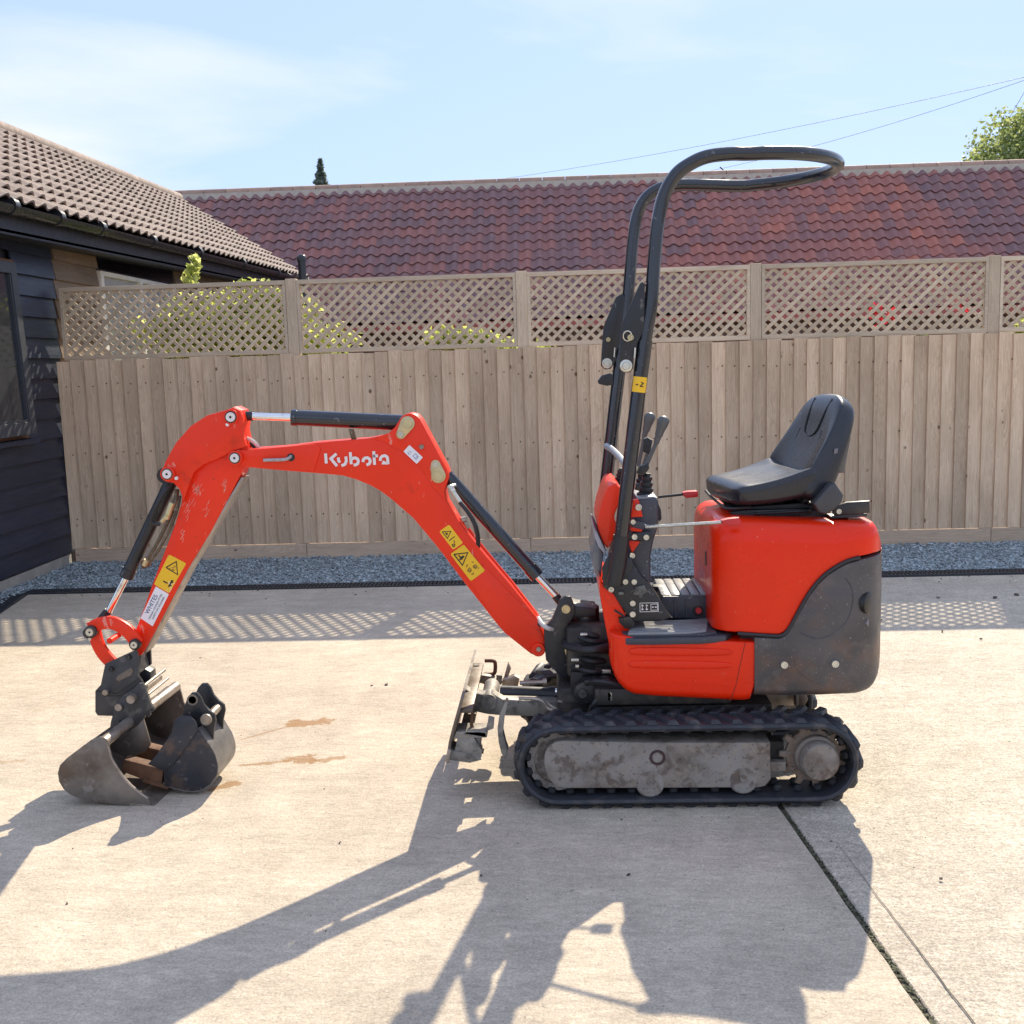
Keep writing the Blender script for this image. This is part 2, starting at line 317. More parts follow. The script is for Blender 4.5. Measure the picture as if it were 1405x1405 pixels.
def inst(name, me, parent, mw, mt=None):
    """object sharing mesh me placed with world matrix mw"""
    o = bpy.data.objects.new(name, me); COL.objects.link(o)
    m = mw.copy(); WL[o.name] = mw.to_translation()
    if parent is not None: o.parent = parent; m.translation = mw.to_translation() - WL[parent.name]
    o.matrix_local = m
    return o
def thing(name, loc, label, cat, group=None):
    o = bpy.data.objects.new(name, None); COL.objects.link(o); o.location = loc; o.empty_display_size = .1; WL[o.name] = Vector(loc)
    o['label'] = label; o['category'] = cat
    if group: o['group'] = group
    return o
def tag(o, label=None, cat=None, group=None, kind=None):
    if label: o['label'] = label
    if cat: o['category'] = cat
    if group: o['group'] = group
    if kind: o['kind'] = kind
    return o

def bm_prism(pts, dvec, bev=0.0, seg=2):
    """pts: list of 3D points (planar outline); extruded by dvec"""
    bm = bmesh.new()
    vs_ = [bm.verts.new(p) for p in pts]
    f = bm.faces.new(vs_)
    r = bmesh.ops.extrude_face_region(bm, geom=[f])
    nv = [g for g in r['geom'] if isinstance(g, bmesh.types.BMVert)]
    bmesh.ops.translate(bm, verts=nv, vec=dvec)
    bmesh.ops.recalc_face_normals(bm, faces=bm.faces)
    if bev > 0:
        big = sorted(bm.faces, key=lambda q: -len(q.verts))[:2] if len(pts) > 4 else [q for q in bm.faces if abs(q.normal.dot(Vector(dvec).normalized())) > .9]
        es = set(e for q in big for e in q.edges)
        bmesh.ops.bevel(bm, geom=list(es), offset=bev, segments=seg, affect='EDGES', profile=.5, clamp_overlap=True)
    return bm
def prism(outl, Y0, Y1, bev=.004, seg=2):
    pts = [P(x, y, Y0) for x, y in outl]
    return bm_prism(pts, (0, Y1-Y0, 0), bev, seg)
def box(c, s, bev=0.0, rot=None, seg=2):
    bm = bmesh.new(); bmesh.ops.create_cube(bm, size=1)
    bmesh.ops.scale(bm, vec=s, verts=bm.verts)
    if bev: bmesh.ops.bevel(bm, geom=list(bm.edges), offset=bev, segments=seg, affect='EDGES', profile=.5, clamp_overlap=True)
    if rot is not None: bmesh.ops.transform(bm, matrix=rot.to_4x4(), verts=bm.verts)
    bmesh.ops.translate(bm, vec=c, verts=bm.verts)
    return bm
def box2(a, b, bev=0.0):
    a, b = Vector(a), Vector(b); return box((a+b)/2, [abs(b[i]-a[i]) for i in range(3)], bev)
def merge(*bms):
    out = bmesh.new()
    for b in bms:
        me = bpy.data.meshes.new('t'); b.to_mesh(me); b.free(); out.from_mesh(me); bpy.data.meshes.remove(me)
    return out
def catmull(pts, n=6):
    pts = [Vector(p) for p in pts]; q = [pts[0]*2-pts[1]]+pts+[pts[-1]*2-pts[-2]]; out = []
    for i in range(1, len(q)-2):
        a, b, c, d = q[i-1:i+3]
        for k in range(n):
            t = k/n
            out.append(.5*((2*b)+(c-a)*t+(2*a-5*b+4*c-d)*t*t+(3*b-a-3*c+d)*t**3))
    out.append(pts[-1]); return out
def tube(pts, r, seg=12, smooth=0):
    pts = [Vector(p) for p in pts]
    if smooth: pts = catmull(pts, smooth)
    n = len(pts); rs = r if isinstance(r, (list, tuple)) else [r]*n
    if len(rs) != n: rs = [rs[min(len(rs)-1, int(i*len(rs)/n))] for i in range(n)]
    V, F = [], []
    t0 = (pts[1]-pts[0]).normalized(); up = Vector((0, 0, 1)) if abs(t0.z) < .9 else Vector((0, 1, 0))
    x = t0.cross(up).normalized()
    for i, p in enumerate(pts):
        t = (pts[min(i+1, n-1)]-pts[max(i-1, 0)]).normalized()
        x = (x - t*x.dot(t)).normalized(); y = t.cross(x)
        for k in range(seg):
            a = 2*math.pi*k/seg; V.append(p+(x*math.cos(a)+y*math.sin(a))*rs[i])
    for i in range(n-1):
        for k in range(seg):
            F.append((i*seg+k, i*seg+(k+1) % seg, (i+1)*seg+(k+1) % seg, (i+1)*seg+k))
    F.append(tuple(range(seg-1, -1, -1))); F.append(tuple((n-1)*seg+k for k in range(seg)))
    return V, F
def tbm(*a, **k):
    v, f = tube(*a, **k); bm = bmesh.new(); vv = [bm.verts.new(p) for p in v]
    for q in f: bm.faces.new([vv[i] for i in q])
    bmesh.ops.recalc_face_normals(bm, faces=bm.faces)
    return bm
def lathe(o, d, prof, seg=24):
    """prof: [(t, r)] along d from o"""
    d = Vector(d).normalized(); pts = [Vector(o)+d*t for t, r in prof]
    up = Vector((0, 0, 1)) if abs(d.z) < .9 else Vector((0, 1, 0)); x = d.cross(up).normalized(); y = d.cross(x)
    V, F = [], []; n = len(prof)
    for (t, r), p in zip(prof, pts):
        for k in range(seg):
            a = 2*math.pi*k/seg; V.append(p+(x*math.cos(a)+y*math.sin(a))*max(r, 1e-4))
    for i in range(n-1):
        for k in range(seg): F.append((i*seg+k, (i+1)*seg+k, (i+1)*seg+(k+1) % seg, i*seg+(k+1) % seg))
    F.append(tuple(range(seg))); F.append(tuple((n-1)*seg+k for k in range(seg-1, -1, -1)))
    bm = bmesh.new(); vv = [bm.verts.new(p) for p in V]
    for q in F: bm.faces.new([vv[i] for i in q])
    bmesh.ops.recalc_face_normals(bm, faces=bm.faces)
    return bm
def pin(px, py, Y, rpx, depth=.012, ring=True):
    """bolt/pin head facing the camera side (-Y) at plane Y"""
    c = P(px, py, Y); r = rpx*Y/FPX
    pr = [(0, r*.95), (depth*.7, r), (depth, r*.9)]
    if ring: pr += [(depth, r*.62), (depth*.75, r*.55), (depth*.75, r*.16), (depth*.55, r*.12)]
    return lathe(c+Vector((0, .004, 0)), (0, -1, 0), pr, 20)
def loft(rings, cap=True):
    n = len(rings[0]); V = [p for r in rings for p in r]; F = []
    for i in range(len(rings)-1):
        for k in range(n): F.append((i*n+k, i*n+(k+1) % n, (i+1)*n+(k+1) % n, (i+1)*n+k))
    bm = bmesh.new(); vv = [bm.verts.new(p) for p in V]
    for q in F: bm.faces.new([vv[i] for i in q])
    if cap:
        bm.faces.new([vv[k] for k in range(n-1, -1, -1)]); bm.faces.new([vv[(len(rings)-1)*n+k] for k in range(n)])
    bmesh.ops.recalc_face_normals(bm, faces=bm.faces)
    return bm
def interp(x, tab):
    if x <= tab[0][0]: return tab[0][1]
    for (a, b), (c, d) in zip(tab, tab[1:]):
        if x <= c: return b+(d-b)*(x-a)/(c-a)
    return tab[-1][1]
def strokes(lines, wpx, Y, depth=.0012):
    """flat lettering/pictogram strokes given in pixels, at plane Y, real thickness depth"""
    bm = bmesh.new()
    for ln in lines:
        pts = [P(x, y, Y) for x, y in ln]; hw = wpx*Y/FPX/2
        L, Rr = [], []
        for i, p in enumerate(pts):
            d1 = (pts[i]-pts[i-1]).normalized() if i else (pts[1]-pts[0]).normalized()
            d2 = (pts[i+1]-pts[i]).normalized() if i < len(pts)-1 else d1
            d = (d1+d2).normalized(); nn = Vector((d.z, 0, -d.x)); k = min(1.6, 1/max(.5, d.dot(d1)))
            L.append(p+nn*hw*k); Rr.append(p-nn*hw*k)
        o = Vector((0, depth, 0))
        for i in range(len(pts)-1):
            q = [L[i], L[i+1], Rr[i+1], Rr[i]]
            a = [bm.verts.new(v) for v in q]; b = [bm.verts.new(v+o) for v in q]
            bm.faces.new(a)
            for k in range(4): bm.faces.new((a[k], a[(k+1) % 4], b[(k+1) % 4], b[k]))
    bmesh.ops.recalc_face_normals(bm, faces=bm.faces)
    return bm
def text_mesh(txt, p0, xdir, size, Y, width=None):
    """text standing in the plane Y, start p0, direction xdir (3D)"""
    cu = bpy.data.curves.new('lettering', 'FONT'); cu.body = txt; cu.size = 1; cu.extrude = .02
    o = bpy.data.objects.new('t', cu); COL.objects.link(o)
    dg = bpy.context.evaluated_depsgraph_get(); me = bpy.data.meshes.new_from_object(o.evaluated_get(dg))
    bpy.data.objects.remove(o); bpy.data.curves.remove(cu)
    w_ = max(v.co.x for v in me.vertices)-min(v.co.x for v in me.vertices)
    x = Vector(xdir).normalized(); y = Vector((0, -1, 0)).cross(x); z = x.cross(y)
    sx = size if width is None else width/w_
    M_ = Matrix((x*sx, y*size, z*.02)).transposed().to_4x4(); M_.translation = p0
    me.transform(M_); return me

# ================================================================== SETTING
FY = 9.095
KB_ = .9526
XW = -4.245
def kz(z): return 1.6+KB_*(z-1.6)
g = link('ground', box2((-200, -200, -.3), (200, 300, -.10)), SOIL); tag(g, 'bare earth under and around the concrete yard', None, None, 'structure')
# concrete yard with slabs
yard = bpy.data.objects.new('concrete_yard', None); COL.objects.link(yard); WL[yard.name] = Vector((0, 0, 0))
tag(yard, 'pale concrete yard the digger stands on', None, None, 'structure')
JA, JB = Vector((.767, 3.679, 0)), Vector((.838, 2.766, 0)); KA, KB = Vector((.905, 3.30, 0)), Vector((.945, 2.765, 0))
def lx(a, b, y): return a.x+(b.x-a.x)*(y-a.y)/(b.y-a.y)
YB = 7.72
def slab(pts, z, mt):
    return link('slab', bm_prism([Vector((x, y, z)) for x, y in pts], (0, 0, -.16), .004, 1), mt, yard, smooth=30)
def wig(a, b, off, n=40, amp=.006, y0=-9, y1=YB, seed=0):
    out = []
    for i in range(n+1):
        y = y0+(y1-y0)*i/n
        out.append((lx(a, b, y)+off+amp*mnoise.noise(Vector((y*9, seed, 0)))+amp*.6*mnoise.noise(Vector((y*31, seed, 3))), y))
    return out
edge = wig(JA, JB, 0, 160, .005)
slab([(-3.99, YB), (-3.86, 7.1), (-3.45, 4.8), (-3.3, -9)]+edge, .0, CONC_L)
e2 = wig(JA, JB, .022, 160, .006, seed=5)
slab(e2+[(16, YB), (16, -9)], -.006, CONC_R)
# hairline crack in the right slab, opening towards the camera
cv, cf_ = [], []
for i in range(60):
    y = 3.42-(3.42-1.6)*i/59; xx_ = lx(KA, KB, y)+.003*mnoise.noise(Vector((y*8, 2, 0)))+.002*mnoise.noise(Vector((y*37, 5, 0)))
    hw = .0006+.0015*min(1, i/25)
    cv += [Vector((xx_-hw, y, -.002)), Vector((xx_+hw, y, -.002))]
cf_ = [(2*i, 2*i+1, 2*i+3, 2*i+2) for i in range(59)]
link('crack', (cv, cf_), DIRT, yard, smooth=None)
jd = link('joint_fill', box2((-.2, -9, -.14), (2.6, YB, -.014)), DIRT, yard, smooth=None)
# moss and dirt clods in the joint
rnd = random.Random(3); V, F = [], []
def add_rock(V, F, c, s, rnd, flat=.7):
    b = len(V)
    pts = [(-1, -1, -1), (1, -1, -1), (1, 1, -1), (-1, 1, -1), (-1, -1, 1), (1, -1, 1), (1, 1, 1), (-1, 1, 1)]
    rot = Matrix.Rotation(rnd.uniform(0, 6.3), 3, 'Z') @ Matrix.Rotation(rnd.uniform(-.6, .6), 3, 'X')
    sx, sy, sz = s*rnd.uniform(.6, 1.2), s*rnd.uniform(.45, .9), s*rnd.uniform(.3, .65)*flat
    for p in pts:
        q = rot @ Vector((p[0]*sx*rnd.uniform(.5, 1), p[1]*sy*rnd.uniform(.5, 1), p[2]*sz*rnd.uniform(.6, 1))); V.append(c+q)
    for f in ((0, 3, 2, 1), (4, 5, 6, 7), (0, 1, 5, 4), (1, 2, 6, 5), (2, 3, 7, 6), (3, 0, 4, 7)): F.append(tuple(b+i for i in f))
for i in range(700):
    y = rnd.uniform(2.3, 3.75)
    add_rock(V, F, Vector((lx(JA, JB, y)+rnd.uniform(.0, .024), y, -.010)), rnd.uniform(.002, .0075), rnd)
MOSS = mat('moss_and_grit', (.085, .085, .05), .95, var=.4, vscale=50, island=.4)
cl = link('joint_grit', (V, F), MOSS, None, smooth=None); tag(cl, 'grit and moss filling the joint between concrete slabs', None, None, 'stuff')
# small stones and leaves on the yard
V, F = [], []
for px, py, s in [(1067, 1065-0, .004), (1291, 1206, .011), (1285, 1123, .005), (1337, 1163, .005), (1270, 1150, .004), (1254, 1191, .004), (92, 1240, .012), (466, 1157, .010), (1405-20, 1018, .006), (447, 1278, .006),
                  (275, 903, .01), (530, 940, .018), (510, 941, .012), (1293, 866, .02), (1346, 877, .016), (450, 1015, .004), (445, 1083, .006), (100, 1165, .005), (1140, 1155, .007), (1148, 1163, .006), (1163, 1190, .005),
                  (1160, 1020, .004), (660, 1202, .01), (853, 1125, .01), (862, 1201, .012), (963, 1121, .005), (1000, 1122, .004), (1208, 851, .02), (1365, 820, .03), (1395, 816, .03), (1287, 820, .02)]:
    add_rock(V, F, G(px, py) + Vector((0, 0, .002)), s*.62, rnd)
for i in range(90):
    y = 7.72-abs(rnd.gauss(0, .16)); add_rock(V, F, Vector((rnd.uniform(-3.8, 5), y, .002)), rnd.uniform(.004, .010), rnd)
for i in range(160):
    add_rock(V, F, Vector((rnd.uniform(-2.5, 2.5), rnd.uniform(2.4, 7.6), .0)), rnd.uniform(.0012, .0040), rnd)
tag(link('grit', (V, F), mat('dark_grit', (.10, .085, .07), .9, island=.4), None, smooth=None), 'small stones and leaf scraps strewn over the concrete', None, None, 'stuff')
# gravel strip
gb = link('gravel_strip', box2((XW+.02, 4.0, -.098), (9, FY+.02, -.022)), STONE, smooth=None); tag(gb, 'bed of blue grey slate chippings along the fence and barn', None, None, 'structure')
V, F = [], []
def gleft(y): return -4.0+(7.99-y)*.178-.10
for i in range(36000):
    x, y = rnd.uniform(XW, 6.2), rnd.uniform(7.92, FY+.015)
    add_rock(V, F, Vector((x, y, rnd.uniform(-.022, .004)-.0)), rnd.uniform(.006, .016), rnd, 1)
for i in range(2600):
    y = rnd.uniform(6.0, 7.95); x = rnd.uniform(XW, gleft(y))
    add_rock(V, F, Vector((x, y, rnd.uniform(-.022, .004))), rnd.uniform(.006, .016), rnd, 1)
tag(link('gravel', (V, F), STONE, None, smooth=None, recenter=False), 'loose blue grey slate chippings', None, None, 'stuff')
# drainage channels
def drain(a, b, lab):
    a, b = Vector(a), Vector(b); L = (b-a).length; ang = math.atan2((b-a).y, (b-a).x)
    mid = (a+b)/2; t = thing('drain_channel', (mid.x, mid.y, 0), lab, 'drain', 'drainage channels edging the yard')
    M_ = Matrix.Translation(mid) @ Matrix.Rotation(ang, 4, 'Z')
    def put(nm, bms, kind=None):
        bm = merge(*bms); bmesh.ops.transform(bm, matrix=M_, verts=bm.verts); o = link(nm, bm, DRAINM, t, smooth=None)
        if kind: o['kind'] = kind
    put('channel', [box2((-L/2, -.075, -.09), (L/2, -.06, .003)), box2((-L/2, .06, -.09), (L/2, .075, .003)), box2((-L/2, -.06, -.09), (L/2, .06, -.07))])
    bars = []; n = int(L/.028)
    bm = bmesh.new()
    for i in range(n):
        x = -L/2+L*(i+.5)/n
        r = bmesh.ops.create_cube(bm, size=1); bmesh.ops.scale(bm, vec=(.013, .12, .012), verts=r['verts']); bmesh.ops.translate(bm, vec=(x, 0, -.004), verts=r['verts'])
    bars.append(bm); bars.append(box2((-L/2, -.004, -.010), (L/2, .004, .0035)))
    put('grate', bars, 'stuff')
drain((-4.02, 7.83, 0), (8, 7.83, 0), 'black slotted drainage channel running the length of the fence')
drain((-4.03, 7.75, 0), (-3.47, 4.6, 0), 'black slotted drainage channel running beside the black boarded barn')

# ------------------------------------------------------------------ fence
X0 = -4.117; ZB, ZT, ZG = 1.724, 2.341, .112
fence = thing('garden_fence', (0, FY+.05, 0), 'weathered wooden fence of upright boards topped with diagonal trellis', 'fence')
bvar = []
for k in range(4):
    wd = .125; pts = [Vector((-wd/2, 0, 0)), Vector((wd/2, .006, 0)), Vector((wd/2, .011, 0)), Vector((-wd/2, .014, 0))]
    bvar.append(pts)
n = 0; x = -4.215; XR = 5.8
while x < XR:
    pit = rnd.uniform(.106, .120); wd = pit+.014; h = ZB-ZG+rnd.uniform(-.010, .008)
    y0 = FY+rnd.uniform(-.002, .002)
    # thick left edge stands proud, thin right edge tucks under the next board
    q = [Vector((x, y0-.017, ZG+.004)), Vector((x+pit+.010, y0+.001, ZG+.004)), Vector((x+pit+.010, y0+.006, ZG+.004)), Vector((x, y0+.004, ZG+.004))]
    bm = bm_prism(q, (rnd.uniform(-.004, .004), 0, h), 0)
    link('board', bm, WBOARD, fence, smooth=None); x += pit
gx = -4.195
for L in (2.03, 1.93, 1.93, 1.93, 1.93, .3):
    link('gravel_board', box2((gx, FY-.016, -.02), (gx+L-.004, FY+.014, ZG), .003), WGRAV, fence, smooth=None); gx += L
for z in (.35, .95, 1.5): link('rail', box2((-4.2, FY+.012, z-.035), (XR, FY+.06, z+.035)), WRAIL, fence, smooth=None)
nb = bmesh.new()
xx = -4.15
while xx < XR:
    for z in (.36, .94, 1.52):
        r = bmesh.ops.create_uvsphere(nb, u_segments=6, v_segments=4, radius=.0062); bmesh.ops.translate(nb, vec=(xx+rnd.uniform(-.008, .008), FY-.009, z+rnd.uniform(-.012, .012)), verts=r['verts'])
    xx += .113
o = link('nail_head', nb, mat('rusty_nail', (.08, .05, .035), .7), fence, smooth=None, recenter=False); o['kind'] = 'stuff'
for i in range(6):
    px_ = X0+1.93*i
    if i == 0: bm = box2((px_-.04, FY+.07, 0), (px_+.04, FY+.14, ZB-.05), .003)
    else: bm = box2((px_-.046, FY+.022, 0), (px_+.046, FY+.10, ZT+.012), .004)
    link('post', bm, WPOST, fence, smooth=None)
def clip_seg(p, d, x0, x1, z0, z1):
    t0, t1 = -9, 9
    for a, dd, lo, hi in ((p[0], d[0], x0, x1), (p[1], d[1], z0, z1)):
        ta, tb = (lo-a)/dd, (hi-a)/dd
        if ta > tb: ta, tb = tb, ta
        t0, t1 = max(t0, ta), min(t1, tb)
    return (t0, t1) if t1-t0 > .015 else None
for i in range(5):
    xa, xb = X0+1.93*i+.048, X0+1.93*(i+1)-.048
    if i == 0: xa = X0-.045
    z0, z1 = ZB+.010, ZT
    lab = None
    pan = link('trellis_frame', merge(box2((xa, FY+.018, z1-.035), (xb, FY+.066, z1), .002), box2((xa, FY+.018, z0), (xb, FY+.066, z0+.035), .002), box2((xa, FY+.020, z0+.035), (xa+.024, FY+.064, z1-.035)), box2((xb-.024, FY+.020, z0+.035), (xb, FY+.064, z1-.035))), WRAIL, fence, smooth=None)
    ang = math.radians(43); joined = []
    for sgn, yy in ((1, FY+.032), (-1, FY+.044)):
        d = (math.cos(ang)*sgn, math.sin(ang))
        k = -12
        while True:
            xs = xa+.046+.0925*k+(0 if sgn > 0 else .02)
            if xs > xb+1: break
            k += 1
            cseg = clip_seg((xs, z0), d, xa+.012, xb-.012, z0+.012, z1-.012)
            if not cseg: continue
            a = Vector((xs+d[0]*cseg[0], yy+rnd.uniform(-.001, .001), z0+d[1]*cseg[0])); b = Vector((xs+d[0]*cseg[1], yy, z0+d[1]*cseg[1]))
            dd = (b-a).normalized(); nn = Vector((-dd.z, 0, dd.x))*.0135
            bm = bm_prism([a+nn, b+nn, b-nn, a-nn], (0, .011, 0))
            if i == 4: joined.append(bm)
            else: link('slat', bm, WSLAT, pan, smooth=None)
    if joined:
        o = link('lattice', merge(*joined), WSLAT, pan, smooth=None); o['kind'] = 'stuff'

# ------------------------------------------------------------------ left barn
XE, XRG = -4.12*KB_, -6.2*KB_
Y0B, Y1B = 4.3, 17.45
def zE(y): return kz(2.90+(y/KB_-8.1)*.0185)
def zR(y): return kz(4.36+(y/KB_-12.4)*.0155)
barn = thing('barn', (-5.9, 10, 0), 'low barn clad in black weatherboards under a brown tiled roof', 'barn')
link('wall_core', box2((-7.7, Y0B, -.05), (XW-.035, Y1B-.12, 2.60)), FASCIA, barn, smooth=None)
link('plinth', box2((XW-.034, Y0B, -.1), (XW+.02, FY-.03, .075)), mat('concrete_plinth', (.36, .33, .28), .9, var=.2, vscale=9, bump=.3), barn, smooth=None)
# window position on the wall
WY0, WY1, WZ0, WZ1 = 6.85, 8.86*KB_, kz(1.10), kz(2.56)
def clad(ya, yb, z, mt):
    tilt = .014
    q = [Vector((XW-.012, ya, z+.185)), Vector((XW-.002, ya, z+.185)), Vector((XW+.026, ya, z)), Vector((XW-.002, ya, z))]
    link('weatherboard', bm_prism(q, (0, yb-ya, 0)), mt, barn, smooth=None)
z = .09; pit = .1665
YSP = 9.64*KB_
while z < 2.62:
    if z+.17 > WZ0 and z < WZ1-.04:
        clad(Y0B, WY0-.03, z, WBLACK); clad(WY1+.05+rnd.uniform(-.005, .02), YSP+rnd.uniform(-.02, .02), z, WBLACK)
    else: clad(Y0B, YSP+rnd.uniform(-.03, .03), z, WBLACK)
    if WZ0 < 3 and z+.17 > 1.35 and z < 2.62:
        clad(YSP+.03, 10.10, z, WBROWN); clad(12.20, Y1B-.12, z, WBROWN)
    else: clad(YSP+.03, Y1B-.12, z, WBROWN)
    z += pit
# black framed window, casement pushed slightly open
TIM = wood_mat('window_jamb_wood', (.27, .14, .075), (.13, .06, .035), 'z', knots=0)
wf = link('window', merge(box2((XW-.03, WY1-.02, WZ0), (XW+.03, WY1+.045, WZ1)), box2((XW-.03, WY0, WZ1-.05), (XW+.028, WY1-.02, WZ1)), box2((XW-.03, WY0, WZ0), (XW+.028, WY1-.02, WZ0+.05))), TIM, barn, smooth=None)
link('sill', box2((XW-.02, WY0-.05, WZ0-.045), (XW+.10, WY1+.09, WZ0-.004), .006), WBLACK, wf, smooth=None)
CF = mat('dark_window_frame', (.045, .050, .060), .4)
hz = WZ1-.03; open_a = math.radians(2.2)
ROT = Matrix.Translation(Vector((XW+.03, 0, hz))) @ Matrix.Rotation(-open_a, 4, 'Y')
def casement(nm, bm, mt):
    bmesh.ops.transform(bm, matrix=ROT, verts=bm.verts); return link(nm, bm, mt, wf, smooth=None)
H = hz-WZ0-.03
casement('casement', merge(box2((0, WY1-.115, -H), (.055, WY1-.025, 0), .004), box2((0, WY0, -.09), (.055, WY1-.115, 0), .004), box2((0, WY0, -H), (.055, WY1-.115, -H+.10), .004)), CF)
casement('glazing_bead', merge(box2((.012, WY1-.135, -H+.1), (.046, WY1-.1155, -.09)), box2((.012, WY0, -H+.1005), (.046, WY1-.136, -H+.12))), CF)
casement('seal', box2((-.012, WY1-.026, -H), (-.001, WY1-.018, 0)), WPLAST)
casement('pane', box2((.020, WY0, -H+.1), (.026, WY1-.115, -.09)), GLASSM)
# room behind glass is the wall core, dark
# pale window behind the fence
w2 = link('window', merge(box2((XW-.03, 10.14, 2.53), (XW+.03, 12.16, 2.57)), box2((XW-.03, 10.14, 1.36), (XW+.03, 12.16, 1.43)), box2((XW-.03, 10.14, 1.43), (XW+.03, 10.21, 2.53)), box2((XW-.03, 12.09, 1.43), (XW+.03, 12.16, 2.53)), box2((XW-.03, 11.12, 1.43), (XW+.028, 11.18, 2.53))), WPLAST, barn, smooth=None)
w2['label'] = 'white framed window behind the trellis'
link('pane', box2((XW-.012, 10.21, 1.43), (XW-.006, 12.09, 2.53)), mat('pale_glass', (.35, .37, .38), .08, var=.1), w2, smooth=None)
# soffit, fascia, gutter
def sheared(x0, x1, za, zb, ya, yb, zf):
    V = []
    for y in (ya, yb):
        for x in (x0, x1):
            for zz in (za, zb): V.append(Vector((x, y, zf(y)+zz)))
    F = [(0, 1, 3, 2), (4, 6, 7, 5), (0, 4, 5, 1), (2, 3, 7, 6), (0, 2, 6, 4), (1, 5, 7, 3)]
    return V, F
link('soffit', sheared(XW-.05, XE-.03, -.19, -.17, Y0B, Y1B, zE), FASCIA, barn, smooth=None)
link('fascia', sheared(XE-.055, XE-.03, -.205, .0, Y0B, Y1B, zE), FASCIA, barn, smooth=None)
V, F = [], []; ns = 9
for y in (Y0B, Y1B+.02):
    for r in (.058, .053):
        for k in range(ns):
            a = math.pi+math.pi*k/(ns-1)
            V.append(Vector((XE+.032+r*math.cos(a), y, zE(y)-.012+r*math.sin(a)*1.05)))
for s in range(ns-1):
    F += [(s, s+1, 2*ns+s+1, 2*ns+s), (ns+s, 3*ns+s, 3*ns+s+1, ns+s+1), (s, ns+s, ns+s+1, s+1), (2*ns+s, 2*ns+s+1, 3*ns+s+1, 3*ns+s)]
for s in (0, ns-1): F.append((s, 2*ns+s, 3*ns+s, ns+s))
gut = link('gutter', (V, F), GUTTER, barn, smooth=50)
for y in (6.7, 7.86, 8.6, 9.4, 10.6, 12.0, 13.7, 15.4):
    bm = lathe(Vector((XE+.032, y, zE(y)-.014)), (0, 1, 0), [(-.035, .02), (-.035, .066), (.035, .066), (.035, .02)], 18)
    link('gutter_bracket', bm, GUTTER, gut)
# roof deck
V = [Vector((XE-.02, Y0B, zE(Y0B)-.05)), Vector((XE-.02, Y1B-.03, zE(Y1B)-.05)), Vector((XRG, Y1B-.03, zR(Y1B)-.06)), Vector((XRG, Y0B, zR(Y0B)-.06)), Vector((2*XRG-XE+.02, Y1B-.03, zE(Y1B)-.05)), Vector((2*XRG-XE+.02, Y0B, zE(Y0B)-.05))]
link('roof_deck', (V, [(0, 1, 2, 3), (3, 2, 4, 5), (0, 3, 5), (1, 4, 2), (0, 5, 4, 1)]), FASCIA, barn, smooth=None)
# far slope as one plain tiled sheet, out of sight
# double roman tiles: built in local frame (u across, v up slope, n out)
def tile_mesh(name, cw, ln, prof, thick, mt, nu=12, flat=1.0, lipk=.45):
    V, F = [], []
    us = [(-.5+i/(nu))*cw*1.04 for i in range(nu+1)]
    for v, nz in ((-.0, 1), (ln, 1)):
        for u in us: V.append(Vector((u, v, prof(u/cw)*(1 if v == 0 else flat)+(thick if v == 0 else 0.002))))
    for u in us: V.append(Vector((u, 0.0, prof(u/cw)*(.8+.2*flat)+thick*lipk)))
    m_ = nu+1
    for i in range(nu):
        F.append((i, i+1, m_+i+1, m_+i)); F.append((i+1, i, 2*m_+i, 2*m_+i+1))
    for i in range(nu): F.append((2*m_+i+1, 2*m_+i, m_+i, m_+i+1))
    me = bpy.data.meshes.new(name); me.from_pydata([tuple(v) for v in V], [], F); me.update()
    me.polygons.foreach_set('use_smooth', [True]*len(F)); me.set_sharp_from_angle(angle=math.radians(50)); me.materials.append(mt)
    return me
def pant(s): return .030*math.cos((s-.18)*2*math.pi)-.004 if True else 0
def roman(s):
    a = (s+.5) % 1.0
    return .043*max(0.0, math.sin(a*math.pi*1.0))**2.2
TB = tile_mesh('roof_tile', .19, .30, roman, .026, TILEB, 8, .35, .5)
nrow = 8
allt = []
slope_vec = Vector((XRG-XE, 0, 0))
rows = 11
for r_ in range(rows):
    f = r_/rows
    y = Y1B-.18
    while y > 5.2:
        za, zb = zE(y)-.005, zR(y)
        x = XE+.035+(XRG-XE-.035)*f; zz = za+(zb-za)*f
        up = Vector((XRG-XE, 0, zb-za)).normalized()
        allt.append((y, Vector((x, y, zz+.012)), up)); y -= .19
allt.sort(key=lambda q: q[0])
vis = [q for q in allt if q[0] > 7.0]; hidden = [q for q in allt if q[0] <= 7.0]
def tmat(p, up, uax):
    nrm = uax.cross(up).normalized()
    j = Matrix.Rotation(rnd.uniform(-.012, .012), 3, 'X') @ Matrix.Rotation(rnd.uniform(-.010, .010), 3, 'Z')
    return Matrix.Translation(p+nrm*rnd.uniform(0, .004)) @ (Matrix((uax, up, nrm)).transposed() @ j).to_4x4()
UA = Vector((0, -1, 0))
def flip(up, ua):
    return ua if ua.cross(up).z > 0 else -ua
for q in vis[:300]: inst('roof_tile', TB, barn, tmat(q[1], q[2], flip(q[2], UA)))
jb = bmesh.new()
for q in vis[300:]+hidden:
    k0 = len(jb.verts); jb.from_mesh(TB); jb.verts.ensure_lookup_table()
    bmesh.ops.transform(jb, matrix=tmat(q[1], q[2], flip(q[2], UA)), verts=jb.verts[k0:])
o = link('tile_field', jb, TILEB, barn, smooth=50, recenter=False); o['kind'] = 'stuff'
for i in range(30):
    y = Y1B-.03-.45*i
    if y < 5: break
    p0, p1 = Vector((XRG, y, zR(y)+.02)), Vector((XRG, y-.445, zR(y-.445)+.02))
    link('ridge_tile', tbm([p0, p1], .095, 12), TILEB, barn)
